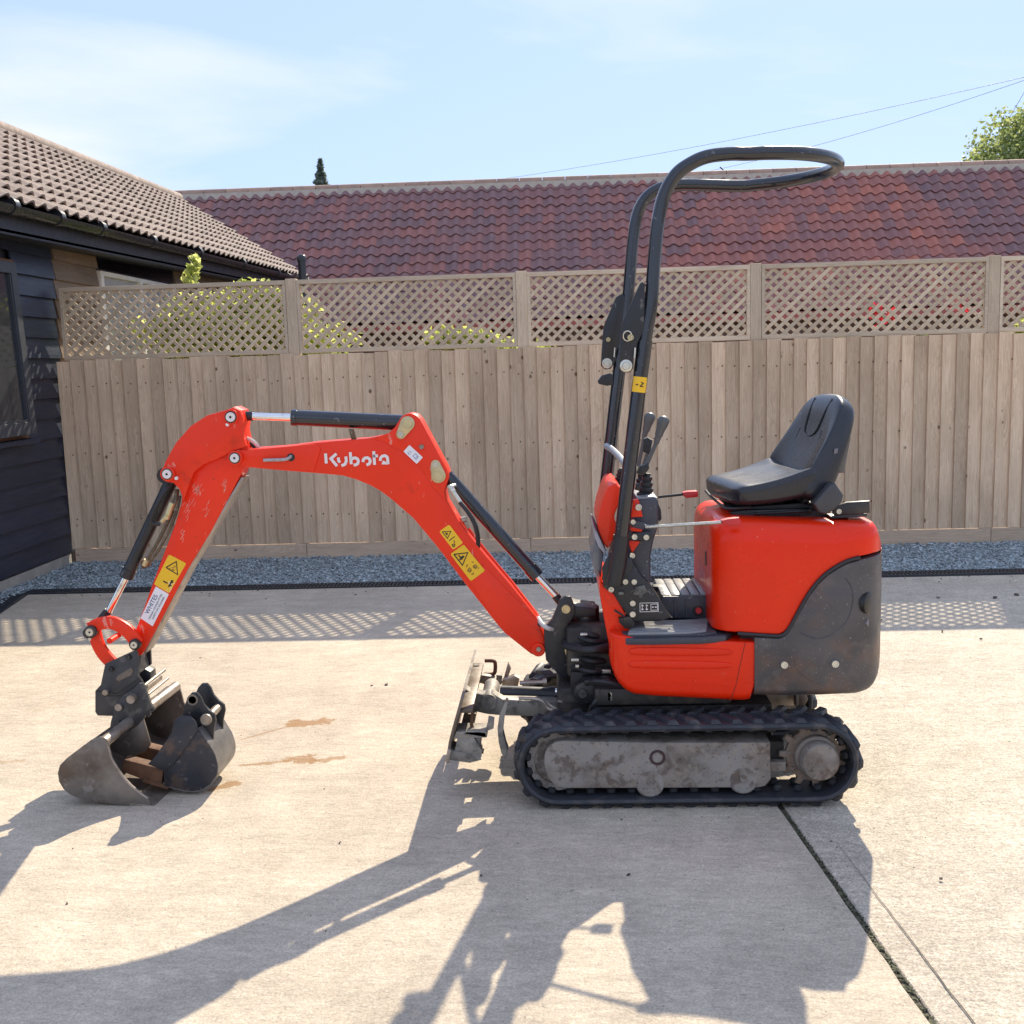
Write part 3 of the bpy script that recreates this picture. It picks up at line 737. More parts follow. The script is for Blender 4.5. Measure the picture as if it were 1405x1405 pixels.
V = [Vector((XE+.03, Y1B+.0, zE(Y1B)-.05)), Vector((XRG, Y1B+.0, zR(Y1B)-.05)), Vector((XRG, Y1B+.0, zR(Y1B)+.03)), Vector((XE+.03, Y1B+.0, zE(Y1B)+.035))]
link('verge', bm_prism(V, (0, .06, 0)), MORTAR, barn, smooth=None)
# black vent pipe
vp = P(415, 380, 12.0)
pipe = thing('vent_pipe', (vp.x, vp.y, 0), 'black vent pipe with domed cap rising above the trellis by the barn eave', 'pipe')
zt_ = P(414, 349, 12.0).z
link('stack', lathe((vp.x, vp.y, 0), (0, 0, 1), [(0, .042), (zt_-.05, .042)], 16), GUTTER, pipe)
link('cap', lathe((vp.x, vp.y, 0), (0, 0, 1), [(zt_-.075, .05), (zt_-.03, .052), (zt_-.01, .04), (zt_, .012)], 16), GUTTER, pipe)

# ------------------------------------------------------------------ back building
YE, YR, ZE_, ZR_ = 19.25, 22.0, 2.36, 5.09
house = thing('outbuilding', (1, 22, 0), 'long outbuilding under a red clay pantile roof behind the fence', 'outbuilding')
XA, XB = -9.6, 14.0
link('wall', box2((XA+.2, YE+.35, -.05), (XB-.2, 24.4, 2.25)), BRICKW, house, smooth=None)
link('eaves_board', box2((XA, YE-.03, ZE_-.16), (XB, YE+.0, ZE_-.02)), mat('red_eaves_board', (.42, .10, .085), .5), house, smooth=None)
link('roof_deck', (lambda a: a)(([Vector((XA, YE-.02, ZE_-.03)), Vector((XB, YE-.02, ZE_-.03)), Vector((XB, YR, ZR_-.05)), Vector((XA, YR, ZR_-.05)), Vector((XA, 24.8, ZE_)), Vector((XB, 24.8, ZE_))], [(0, 1, 2, 3), (3, 2, 5, 4), (0, 3, 4), (1, 5, 2), (0, 4, 5, 1)])), FASCIA, house, smooth=None)
CW, GA = .225, .262
TR = tile_mesh('roof_tile', CW, .33, pant, .032, TILER, 12, 1.0, .62)
upv = Vector((0, YR-YE, ZR_-ZE_)); SL = upv.length; upn = upv.normalized()
tl = []
for r_ in range(15):
    for c_ in range(int((XB-XA)/CW)):
        x = XA+(c_+.5)*CW; p = Vector((x, YE-.05, ZE_))+upn*(r_*GA)
        sag = .02*mnoise.noise(Vector((x*.4, r_*.3, 0)))
        p.z += sag; d = (p-CAMP).dot(FW); sx = (p-CAMP).dot(RT)/d*FPX+702
        tl.append((d, p, sx, r_))
seen = sorted([q for q in tl if 225 < q[2] < 1415 and q[3] >= 4 and not (q[2] < 410 and q[3] < 8)], key=lambda q: q[0]-q[1].x*.25)
ind = set(id(q) for q in seen[:300])
jb = bmesh.new()
for q in tl:
    M_ = tmat(q[1], upn, Vector((1, 0, 0)))
    if id(q) in ind: inst('roof_tile', TR, house, M_)
    elif q[3] == q[3]:
        k0 = len(jb.verts); jb.from_mesh(TR); jb.verts.ensure_lookup_table(); bmesh.ops.transform(jb, matrix=M_, verts=jb.verts[k0:])
o = link('tile_field', jb, TILER, house, smooth=50, recenter=False); o['kind'] = 'stuff'
link('ridge_mortar', box2((XA, YR-.13, ZR_-.09), (XB, YR+.13, ZR_+.03)), MORTAR, house, smooth=None)
RIDGE = mat('ridge_clay', (.40, .26, .19), .8, var=.2, rnd=.15)
x = XA
while x < XB:
    link('ridge_tile', tbm([(x+.006, YR, ZR_+.03), (x+.444, YR, ZR_+.03)], .10, 12), RIDGE, house); x += .45
# aerial
ap = P(994, 236, 22.2)
aer = tag(link('aerial', merge(tbm([ap+Vector((0, 0, -.25)), ap], .012, 6), tbm([ap+Vector((.08, 0, -.06)), ap+Vector((-.09, 0, .10))], .012, 6), tbm([ap+Vector((-.42, .2, -.02)), ap+Vector((-.1, .2, -.03))], .012, 6)), STEELB), 'tiny dark aerial on the outbuilding ridge', 'aerial')

# ------------------------------------------------------------------ vegetation
def leaves(pts, size, rnd, elong=1.7):
    V, F = [], []
    for c in pts:
        s = size*rnd.uniform(.6, 1.3)
        d = Vector((rnd.gauss(0, 1), rnd.gauss(0, 1), rnd.gauss(0, .7))).normalized(); q = d.cross(Vector((rnd.gauss(0, 1), rnd.gauss(0, 1), rnd.gauss(0, 1)))).normalized(); nn = d.cross(q)
        b = len(V); V += [c-d*s*elong*.5, c+q*s*.5+nn*s*.1, c+d*s*elong*.5, c-q*s*.5+nn*s*.1]; F.append((b, b+1, b+2, b+3))
    return V, F
def blob_pts(c, r, n, rnd, clumps=14):
    cs = []
    for i in range(clumps):
        d = Vector((rnd.gauss(0, 1), rnd.gauss(0, 1), rnd.gauss(0, 1))).normalized(); k = rnd.uniform(.25, .95)
        cs.append((Vector((c[0]+d.x*r[0]*k, c[1]+d.y*r[1]*k, c[2]+d.z*r[2]*k)), rnd.uniform(.18, .42)))
    out = []
    for i in range(n):
        p, s = rnd.choice(cs); d = Vector((rnd.gauss(0, 1), rnd.gauss(0, 1), rnd.gauss(0, 1))).normalized()*rnd.random()**.4
        out.append(p+Vector((d.x*r[0]*s, d.y*r[1]*s, d.z*r[2]*s)))
    return out, cs
LEAFY = leaf_mat('yellow_green_leaf', (.30, .36, .08), (.72, .74, .26), .65)
LEAFG = leaf_mat('mid_green_leaf', (.08, .13, .035), (.20, .25, .09), .45)
LEAFD = leaf_mat('conifer_green', (.14, .18, .14), (.26, .31, .25), .4)
BARK = mat('bark', (.11, .085, .06), .9, var=.3, bump=.4)
def shrub(name, c, r, n, lab, size=.05, mt=None, clumps=14, cat='shrub', extra=None):
    t = thing(name, (c[0], c[1], 0), lab, cat)
    pts, cs = blob_pts(c, r, n, rnd, clumps)
    if extra: pts += extra
    o = link('foliage', leaves(pts, size, rnd), mt or LEAFY, t, smooth=None); o['kind'] = 'stuff'
    stems = [tbm([(c[0]+rnd.uniform(-.06, .06), c[1], 0), ((c[0]+p.x)/2+rnd.uniform(-.05, .05), c[1], p.z*.55), p], [.016, .011, .005], 6) for p, s in cs[:9]]
    link('stem', merge(*stems), BARK, t)
    return t
c1 = P(330, 440, 10.6)
sprig = []
for i in range(90):
    k = i/90; b_ = P(262+8*k, 395-42*k, 10.4); sprig.append(b_+Vector((rnd.gauss(0, .05*(1.1-k)), rnd.gauss(0, .05), rnd.gauss(0, .03))))
shrub('shrub', (c1.x-.05, c1.y, c1.z-.20), (1.15, .40, .56), 13000, 'yellow green shrub behind the left trellis panel with one sprig above it', .05, None, 46, 'shrub', sprig)
c2 = P(640, 470, 10.6)
shrub('shrub', (c2.x, c2.y, c2.z-.18), (.85, .35, .40), 6500, 'yellow green shrub behind the trellis between the digger arm and roll bar', .05, None, 30)
c3 = P(1400, 450, 10.6)
shrub('shrub', (c3.x+.15, c3.y, c3.z-.15), (.40, .3, .5), 1800, 'leafy shrub behind the trellis at the right edge of the photo', .05, None, 9)
c4 = P(1206, 432, 10.4)
rb = thing('rose_bush', (c4.x, c4.y, 0), 'bush with red flowers behind the trellis above the seat', 'bush')
pts, cs = blob_pts((c4.x+.2, c4.y, c4.z-.35), (.7, .3, .3), 500, rnd, 10)
o = link('foliage', leaves(pts, .045, rnd), LEAFG, rb, smooth=None); o['kind'] = 'stuff'
link('stem', merge(*[tbm([(c4.x, c4.y, 0), (p.x*.5+c4.x*.5, c4.y, p.z*.6), p], [.014, .01, .005], 6) for p, s in cs]), BARK, rb)
FLW = leaf_mat('red_petal', (.45, .02, .03), (.60, .04, .06), .4)
for dx, dzz in ((-.04, .03), (.10, -.01), (.02, -.05), (.75, .05), (-.02, .04)):
    pp = [c4+Vector((dx, 0, dzz))+Vector((rnd.gauss(0, .03), rnd.gauss(0, .03), rnd.gauss(0, .03))) for i in range(40)]
    link('flower', leaves(pp, .035, rnd, 1.1), FLW, rb, smooth=None)['kind'] = 'stuff'
# leafy tree at the upper right
tb = P(1440, 215, 31); tr = thing('leafy_tree', (tb.x, 31, 0), 'bright green leafy tree rising behind the right end of the red roof', 'tree')
pts, cs = blob_pts((tb.x, 31, 6.4), (2.5, 2.0, 1.95), 22000, rnd, 80)
o = link('crown', leaves(pts, .085, rnd), leaf_mat('spring_leaf', (.20, .26, .07), (.50, .54, .22), .55), tr, smooth=None); o['kind'] = 'stuff'
link('trunk', merge(tbm([(tb.x, 31, 0), (tb.x+.1, 31, 2.5), (tb.x-.05, 31, 5.5)], [.22, .17, .09], 10), *[tbm([(tb.x, 31, 3.5+rnd.random()), ((tb.x+p.x)/2, (31+p.y)/2, (4.5+p.z)/2), p], [.08, .05, .02], 6) for p, s in cs[:24]]), BARK, tr)
# conifer tip
ct = P(439, 218, 46); cf = thing('conifer_tree', (ct.x, 46, 0), 'slim dark conifer whose tip shows above the red roof ridge', 'tree')
pts = []
for i in range(9000):
    h = rnd.random()**.8; zz = ct.z-h*5.2; ang = rnd.uniform(0, 6.283); lob = 1+.35*math.sin(ang*5+zz*9)+.25*math.sin(zz*21)
    rr = (.015+.24*h*5.2)*rnd.random()**.5*lob; pts.append(Vector((ct.x+rr*math.cos(ang), 46+rr*math.sin(ang), zz-.25*rr)))
o = link('crown', leaves(pts, .10, rnd, 2.0), LEAFD, cf, smooth=None); o['kind'] = 'stuff'
link('trunk', tbm([(ct.x, 46, 0), (ct.x, 46, ct.z-.3)], [.16, .03], 8), BARK, cf)
# overhead cables
WIRE = mat('cable', (.30, .31, .33), .6)
pole = P(1440, 98, 27)
def wire(a, b, lab, sag):
    pts = [a.lerp(b, k/16)+Vector((0, 0, -sag*4*(k/16)*(1-k/16))) for k in range(17)]
    tag(link('overhead_cable', tbm(pts, .0065, 5), WIRE), lab, 'cable', 'overhead cables')
wire(pole, P(600, 257, 44), 'longest thin overhead cable slanting down to the middle of the roof', .25)
wire(pole, P(930, 243, 40), 'lower thin overhead cable slanting down behind the roll bar hoop', .22)
wire(pole+Vector((-.2, 0, .2)), P(1386, 160, 27.5), 'short steep overhead cable by the leafy tree', .0)
# ====MACHINE
# ================================================================== MINI EXCAVATOR
YC, YN = 4.13, 3.80            # centre plane, near side of the body
YFAR = 2*YC-YN
D = thing('mini_excavator', (.5, YC, 0), 'red micro excavator on rubber tracks with black roll bar and outstretched arm', 'excavator')
SPLIT = {'fitting', 'split_pin', 'bracket_bump', 'pipe_clamp', 'extension_plate', 'stiffener', 'stay', 'hitch_pin', 'arm_stop', 'tail_bracket', 'lever_base', 'pedal_lock', 'latch'}
def islands(bm):
    bm.verts.ensure_lookup_table(); seen_, out = set(), []
    for v in bm.verts:
        if v in seen_: continue
        st_, isl = [v], set()
        while st_:
            q = st_.pop()
            if q in isl: continue
            isl.add(q); st_ += [e.other_vert(q) for e in q.link_edges]
        seen_ |= isl; out.append(isl)
    return out
def part(nm, bm, mt, parent=None, smooth=40):
    if nm in SPLIT and isinstance(bm, bmesh.types.BMesh):
        il = islands(bm)
        if len(il) > 1:
            res = None
            for isl in il:
                idx = {v: i for i, v in enumerate(isl)}
                fs = [tuple(idx[v] for v in f.verts) for f in bm.faces if f.verts[0] in isl]
                res = link(nm, ([v.co.copy() for v in idx], fs), mt, parent or D, smooth=smooth)
            bm.free(); return res
    return link(nm, bm, mt, parent or D, smooth=smooth)
def bolts(lst, Y, parent, mt=None, name='bolt', depth=.012):
    for x, y, r in lst: part(name, pin(x, y, Y, r, depth), mt or ZINC, parent)
def rod(a, b, r, seg=16): return tbm([a, b], r, seg)
def circ(cx_, cy_, r, n=16, a0=0, a1=360): return [(cx_+r*math.cos(math.radians(a0+(a1-a0)*i/n)), cy_+r*math.sin(math.radians(a0+(a1-a0)*i/n))) for i in range(n+(0 if a1-a0 == 360 else 1))]

# ---- tracks
TX0, TX1, TZC, TR_ = -.020, .900, .1625, .1480
def track_pt(s):
    """centre-line of the outer belt surface: s in metres -> (point xz, outward normal xz, tangent)"""
    L = TX1-TX0; per = 2*L+2*math.pi*TR_; s %= per
    if s < L: return (TX0+s, TZC+TR_), (0, 1), (1, 0)
    s -= L
    if s < math.pi*TR_:
        a = math.pi/2-s/TR_; return (TX1+TR_*math.cos(a), TZC+TR_*math.sin(a)), (math.cos(a), math.sin(a)), (math.sin(a), -math.cos(a))
    s -= math.pi*TR_
    if s < L: return (TX1-s, TZC-TR_), (0, -1), (-1, 0)
    s -= L; a = -math.pi/2-s/TR_
    return (TX0+TR_*math.cos(a), TZC+TR_*math.sin(a)), (math.cos(a), math.sin(a)), (math.sin(a), -math.cos(a))
PER = 2*(TX1-TX0)+2*math.pi*TR_
def make_track(Y0):
    n = 120; rings = []
    for i in range(n):
        (x, z), (nx, nz), _ = track_pt(PER*i/n)
        def q(y, o): return Vector((x+nx*o, Y0+y, z+nz*o))
        rings.append([q(.004, -.004), q(.012, 0), q(.168, 0), q(.176, -.004), q(.180, -.012), q(.176, -.022), q(.165, -.026), q(.015, -.026), q(.004, -.022), q(0, -.012)])
    rings.append(rings[0])
    bm = loft(rings, cap=False); bmesh.ops.remove_doubles(bm, verts=bm.verts, dist=1e-6)
    tk = part('rubber_track', bm, TRACK)
    NL = 37
    def lug(far):
        s = -1 if far else 1
        t0, t1 = (.008, .086) if not far else (.172, .094)
        # s along track, t across, h out: bar slanting backwards from the middle to the edge
        base = [(-.022, t1), (.020, t1), (.062, t0), (.020, t0)]; top = [(-.014, t1), (.012, t1), (.050, t0+.006*s), (.026, t0+.006*s)]
        V = [Vector((a, b, 0)) for a, b in base]+[Vector((a, b, .0155)) for a, b in top]
        F = [(4, 5, 6, 7), (0, 1, 5, 4), (1, 2, 6, 5), (2, 3, 7, 6), (3, 0, 4, 7)]
        me = bpy.data.meshes.new('tread_lug'); me.from_pydata([tuple(v) for v in V], [], F); me.update(); me.materials.append(TRACK); bmx = bmesh.new(); bmx.from_mesh(me); bmesh.ops.recalc_face_normals(bmx, faces=bmx.faces); bmesh.ops.bevel(bmx, geom=[e for e in bmx.edges if not e.is_boundary], offset=.002, segments=1, affect='EDGES'); bmx.to_mesh(me); bmx.free(); return me
    for far in (0, 1):
        me = LUGS[far] if LUGS[far] else lug(far); LUGS[far] = me
        for k in range(NL):
            (x, z), (nx, nz), (tx, tz) = track_pt(PER*(k+.5*far)/NL)
            M_ = Matrix(((tx, 0, nx, x), (0, 1, 0, Y0), (tz, 0, nz, z), (0, 0, 0, 1)))
            s0_ = PER*(k+.5*far)/NL
            if track_pt(s0_-.02)[1][0] or track_pt(s0_+.06)[1][0] or abs(nx) > 1e-6:
                V = []
                for v in me.vertices:
                    (x_, z_), (a_x, a_z), _ = track_pt(s0_+v.co.x)
                    V.append(Vector((x_+a_x*v.co.z, Y0+v.co.y, z_+a_z*v.co.z)))
                link('tread_lug', (V, [tuple(p.vertices) for p in me.polygons]), TRACK, tk)
            else: inst('tread_lug', me, tk, M_)
    gb_ = []
    for k in range(NL):
        (x, z), (nx, nz), (tx, tz) = track_pt(PER*(k+.25)/NL)
        b = box((0, .06, -.036), (.030, .022, .024), .006, seg=1); b2 = box((0, .125, -.036), (.030, .022, .024), .006, seg=1)
        for q in (b, b2):
            bmesh.ops.transform(q, matrix=Matrix(((tx, 0, nx, x), (0, 1, 0, Y0), (tz, 0, nz, z), (0, 0, 0, 1))), verts=q.verts); gb_.append(q)
    o = link('guide_lug', merge(*gb_), RUBB, tk, smooth=None); o['kind'] = 'stuff'
    return tk
LUGS = [None, None]
for Y0 in (3.70, 4.38):
    make_track(Y0)
    dy = Y0-3.70; inward = .0
    def sh(bm): bmesh.ops.translate(bm, vec=(0, dy, 0), verts=bm.verts); return bm
    beam = prism([(746, 1050), (747, 1036), (752, 1024), (762, 1018), (772, 1016.5), (900, 1019), (1057, 1019), (1058, 1070), (1050, 1079), (1040, 1081), (775, 1082), (762, 1079), (752, 1068)], 3.725, 3.86, .006)
    fr = part('track_frame', sh(beam), MUD)
    for cx_, cy_ in ((892, 1076), (1020, 1071)):
        part('track_roller', sh(lathe(P(cx_, cy_, 3.726), (0, 1, 0), [(-.006, .012), (-.006, .044), (.0, .050), (.11, .050), (.115, .02)], 24)), MUD, fr)
        part('roller_bolt', sh(pin(cx_, cy_-3, 3.718, 5, .010)), MUD, fr)
    part('plug_hole', sh(lathe(P(902, 1039, 3.728), (0, -1, 0), [(0, .030), (.004, .029), (.004, .019), (.0025, .0185), (.0025, .001)], 22)), mat('rust_hole', (.055, .03, .028), .8), fr)
    idl = part('idler_wheel', sh(lathe(Vector((TX0-.002, 3.765, TZC)), (0, 1, 0), [(0, .03), (0, .062), (.004, .082), (-.004, .086), (-.004, .110), (.006, .114), (.03, .114), (.03, .104), (.06, .104), (.06, .114), (.09, .11), (.09, .03)], 40)), MUD)
    # sprocket
    bm = bmesh.new(); pts = []; nt_ = 11
    for k in range(nt_):
        for a, r in ((-.5, .098), (-.24, .098), (-.15, .122), (.12, .122), (.22, .098)):
            an = 2*math.pi*(k+a)/nt_+.25; pts.append(Vector((TX1+r*math.cos(an), 3.775, TZC+.004+r*math.sin(an))))
    sp_ = part('sprocket', sh(bm_prism(pts, (0, .022, 0), .003, 1)), mat('muddy_sprocket', (.24, .175, .125), .7, .1, var=.35, vscale=12, bump=.3, spots=[(9, .55, .68, (.26, .23, .2), .6), (24, .6, .7, (.08, .05, .035), .6)]))
    part('motor_hub', sh(lathe(Vector((TX1+.008, 3.775, TZC+.004)), (0, -1, 0), [(0, .078), (.022, .078), (.026, .074), (.028, .068), (.074, .067), (.080, .062), (.081, .001)], 40)), MUD, sp_)
    for k in range(9):
        an = 2*math.pi*(k+.3)/9
        part('bolt', sh(lathe(Vector((TX1+.087*math.cos(an), 3.778, TZC+.004+.087*math.sin(an))), (0, -1, 0), [(0, .006), (.008, .006), (.008, .003), (.005, .002)], 10)), MUD, sp_)
    part('tensioner', sh(box2((TX1-.16, 3.76, TZC-.05), (TX1-.10, 3.80, TZC-.015), .004)), MUD, fr)
    part('axle_beam', sh(box2((.05, 3.80, .11), (.80, 3.87, .21))), MUDB, fr)
# ---- undercarriage between the tracks
part('chassis', merge(box2((.10, 3.9, .16), (.78, 4.36, .32), .01), box2((-.02, 3.98, .20), (.12, 4.28, .37), .02), box2((.12, 3.86, .335), (.62, 4.4, .40), .01), prism([(880, 958), (1034, 965), (1030, 990), (880, 985)], 3.95, 4.3, .003)), MUDB)
part('slew_ring', lathe((.42, YC, .36), (0, 0, 1), [(0, .24), (.05, .24), (.05, .2), (.075, .2)], 40), MUDB)
part('rear_cover', prism([(1018, 950), (1093, 950), (1093, 968), (1020, 970)], 4.1, 4.3, .003), PIPE)
part('tail_bracket', merge(prism([(1096, 950), (1106, 950), (1109, 960), (1103, 970), (1096, 968)], 4.05, 4.09, .002), prism([(1092, 950), (1096, 950), (1096, 970), (1092, 970)], 4.0, 4.04, .002)), WORN)
# centre post of the swing and hose bundle
part('front_block', merge(prism([(783, 922), (840, 922), (862, 948), (862, 968), (815, 968), (800, 955), (783, 955)], 3.98, 4.3, .006), box2((.02, 4.0, .40), (.30, 4.26, .60), .02)), MUDB)
part('swing_ram_bracket', merge(prism([(786, 955), (790, 942), (800, 936), (815, 936), (830, 944), (835, 962), (800, 966)], 3.92, 3.97, .005), prism([(800, 934), (832, 931), (850, 938), (850, 944), (805, 940)], 3.9, 4.0, .004)), STEELB)
bolts([(799.5, 951.5, 6.5)], 3.915, D, HITCH, 'pivot_pin')
for i, (y0, y1, dyy, r) in enumerate([(862, 873, 0, .012), (872, 880, -.03, .010), (880, 884, .02, .012), (885, 893, -.05, .011), (890, 886, -.08, .014), (900, 906, -.02, .012), (907, 914, .04, .010), (872, 868, .10, .012), (916, 919, -.06, .009)]):
    yy = 4.05+dyy
    part('hose', tbm([P(776, y0-4, yy+.05), P(790, y0, yy), P(812, (y0+y1)/2+4, yy-.05), P(838, y1, yy), P(850, y1, yy+.06)], r, 10, 5), RUBB)
part('hose', tbm([P(835, 961, 3.88), P(822, 958, 3.87), P(813, 968, 3.87), P(808, 978, 3.92)], .008, 8, 5), RUBB)
part('hose', tbm([P(862, 944, 3.88), P(842, 938, 3.86), P(818, 935, 3.87), P(800, 940, 3.95)], .009, 8, 5), RUBB)
part('fitting', merge(prism([(818, 918.5), (838, 919.5), (838, 924), (818, 924)], 3.95, 3.97, .001), box(P(789, 905, 3.97), (.03, .02, .012), .003), box(P(792, 914, 3.96), (.014, .014, .012), .003), box(P(801, 870, 3.97), (.028, .02, .009), .003)), ZINC)
part('clip', prism([(833, 950), (840, 950), (841, 962), (834, 962)], 3.86, 3.875, .002), ZINC)

# ---- dozer blade
BY0, BY1 = 3.79, 4.47
outer = [(-.432, .150), (-.428, .185), (-.420, .23), (-.406, .28), (-.388, .335), (-.370, .395)]
prof = [Vector((x, BY0, z)) for x, z in outer]+[Vector((x+.011, BY0, z)) for x, z in outer[::-1]]
bl = part('dozer_blade', bm_prism(prof, (0, BY1-BY0, 0), .0015, 1), WORN)
part('stiffener', merge(box2((-.40, BY0+.02, .185), (-.35, BY1-.02, .20), .002), box2((-.376, BY0+.03, .33), (-.33, BY1-.03, .345), .002)), WORN, bl)
part('cutting_edge', prism([(610.5, 1045), (614, 1028), (619, 1029), (616, 1046)], BY0-.004, BY1+.004, .001), PIPE, bl)
# near and far blade-extension hinges
part('hinge_block', merge(prism([(623, 1032), (628, 1013), (650, 1012), (661, 1030), (660, 1043), (645, 1047), (618, 1041)], 3.80, 3.86, .003), prism([(626, 1004), (668, 1004), (668, 1012), (622, 1014)], 3.80, 3.90, .002), prism([(618, 1030), (645, 1034), (662, 1041), (645, 1047), (616, 1043)], 3.795, 3.9, .002), prism([(630, 1009), (641, 1010), (668, 1012), (666, 1005), (643, 1002)], 3.80, 3.88, .002), prism([(645, 1010), (661, 1010), (659, 1030), (648, 1032)], 3.82, 3.86, .006)), DUSTY, bl)
part('locking_pin', tbm([P(649, 976, 3.84), P(647, 993, 3.84), P(650, 1000, 3.84), P(660, 1003, 3.84)], .0065, 8, 5), RUST, bl)
part('extension_plate', merge(prism([(694, 962), (697, 964), (692, 985), (690, 1005), (694, 1022), (697, 1030), (693, 1042), (688, 1034), (684, 1018), (682.5, 1000), (685, 982)], 3.79, 3.84, .002), prism([(670, 985), (678, 987), (677, 1000), (666, 1004), (669, 992)], 3.80, 3.83, .002)), DUSTY, bl)
part('hinge_block', merge(prism([(646, 935), (662, 938), (672, 944), (684, 940), (690, 936), (672, 928), (658, 926)], 4.38, 4.44, .002), prism([(650, 913), (657, 913), (658, 926), (650, 926)], 4.38, 4.42, .004), prism([(681, 926), (689, 927), (688, 940), (681, 938)], 4.36, 4.4, .003)), DUSTY, bl)
part('locking_pin', tbm([P(665, 906.5, 4.42), P(677, 907, 4.42), P(679.5, 911, 4.42), P(679, 922, 4.42), P(675, 925, 4.42), P(664, 925, 4.42)], .008, 8, 4), RUST, bl)
part('extension_plate', merge(prism([(697, 910), (701, 918), (694, 938), (690, 935)], 4.40, 4.43, .002), prism([(689, 934), (706, 927), (713, 931), (710, 945), (700, 952), (688, 954)], 4.36, 4.40, .003)), PIPE, bl)
part('blade_arm', merge(prism([(637, 944), (646, 950), (662, 953), (676, 951), (683, 956), (690, 960), (760, 962), (830, 975), (830, 985), (690, 982), (668, 980), (655, 977), (637, 973)], 4.03, 4.09, .004), prism([(637, 944), (646, 950), (690, 957), (830, 970), (830, 985), (690, 982), (637, 973)], 4.17, 4.23, .004), prism([(690, 963), (780, 966), (780, 980), (690, 978)], 4.09, 4.17, .002)), DUSTY)
part('arm_boss', lathe(P(671, 962, 4.03), (0, 1, 0), [(-.014, .006), (-.014, .012), (-.012, .012), (-.012, .030), (0, .032), (.2, .032)], 22), DUSTY)
rc = part('blade_ram', merge(rod(P(686, 950, 4.13), P(762, 953, 4.13), .028), rod(P(752, 953, 4.13), P(764, 953.5, 4.13), .033)), STEELB)
part('piston_rod', rod(P(762, 949, 4.10), P(783, 948, 4.10), .016), CHROME, rc)
part('grease_pipe', tbm([P(713, 937, 4.02), P(742, 936, 4.02), P(748, 935, 4.02)], .009, 8), PIPE)
part('grease_nut', lathe(P(748, 935.5, 4.02), (1, 0, 0), [(-.008, .008), (-.008, .014), (.006, .014), (.006, .006)], 10), PIPE)
part('hose', tbm([P(712, 958, 3.98), P(735, 959, 3.97), P(745, 963, 3.97), P(752, 972, 3.97), P(766, 976, 3.95)], .007, 8, 4), PIPE)
part('guard_bar', merge(rod(P(748, 963, 4.0), P(766, 975, 3.98), .006, 8), prism([(765, 961), (800, 965), (797, 967), (765, 964)], 3.98, 4.0, .001)), PIPE)

# ---- swing bracket
sb = part('swing_bracket', merge(prism([(746, 862), (757, 850), (764, 834), (768, 823), (775, 818), (783, 819), (787, 828), (789, 840), (785, 850), (779, 856), (779, 930), (769, 930), (757, 915), (749, 906), (747, 885)], 4.045, 4.07, .003),
    prism([(746, 862), (757, 850), (764, 834), (768, 823), (775, 818), (783, 819), (787, 828), (789, 840), (785, 850), (779, 856), (779, 930), (769, 930), (757, 915), (749, 906), (747, 885)], 4.195, 4.22, .003),
    prism([(766, 856), (779, 856), (779, 928), (768, 922)], 4.07, 4.195, .002), prism([(780, 828), (792, 832), (818, 835), (817, 845), (790, 848), (780, 845)], 4.07, 4.2, .004)), STEELB)
part('swivel_boss', lathe(P(804, 850, YC), (0, 0, 1), [(-.03, .042), (0, .042), (.002, .052), (.052, .052), (.056, .047), (.056, .036), (.059, .034), (.059, .001)], 26), STEELB, sb)
part('swing_post', lathe(P(804, 850, YC), (0, 0, 1), [(-.26, .06), (-.16, .06), (-.16, .045), (-.03, .045)], 20), STEELB, sb)
part('pivot_pin', pin(776.5, 835.5, 4.045, 6.5, .012), BRASS, sb)
part('grease_clip', prism([(774.5, 890), (779, 888), (781, 897), (776, 899)], 4.035, 4.045, .001), BRASS, sb)

# ---- boom
boom = part('boom', prism([(334.5, 617), (395, 612.5), (431.5, 607.5), (470, 604.5), (503.5, 602), (522, 598.5), (533.5, 594), (542, 586), (549.5, 574), (556, 568.5), (562, 567), (570, 569), (576, 575), (580, 582), (614, 645), (616, 655), (613, 664), (610, 675), (613, 688), (630, 716), (661, 756), (701, 803), (738, 850), (748, 876), (750, 886), (749, 892), (744, 899), (737, 901), (728, 897), (694, 870), (684, 859), (640.6, 804), (600.4, 751), (567, 711), (537, 685), (521, 673), (507, 665.5), (489, 658), (470, 652.5), (431.5, 649), (380, 645), (337, 641), (326, 639), (318, 634), (316, 627), (319, 620), (326, 616)], 4.075, 4.185, .004), RED)
# proud side plate of the gooseneck head
def plate_on(nm, outl, Y, th, mt, parent, bev=.002): return part(nm, prism(outl, Y-th, Y+.001, bev), mt, parent)
plate_on('head_plate', [(512, 601.5), (533.5, 594), (542, 586), (549.5, 574), (556, 568.5), (562, 567), (570, 569), (576, 575), (580, 582), (613.6, 645), (615.6, 655), (612.5, 664), (609.5, 675), (612, 686), (596, 671), (577, 643), (553, 620), (530, 607)], 4.075, .006, RED, boom)
plate_on('nose_plate', [(326, 617), (337, 618), (432, 609), (440, 615), (430.5, 647), (380, 644), (337, 640), (326, 638), (318, 633), (317, 626), (320, 620)], 4.075, .005, RED, boom)
plate_on('foot_plate', [(640, 790), (664, 776), (701, 815), (738, 852), (747, 878), (748.6, 890), (743, 898), (737, 900), (728, 896), (695, 869), (685, 858)], 4.075, .004, RED, boom)
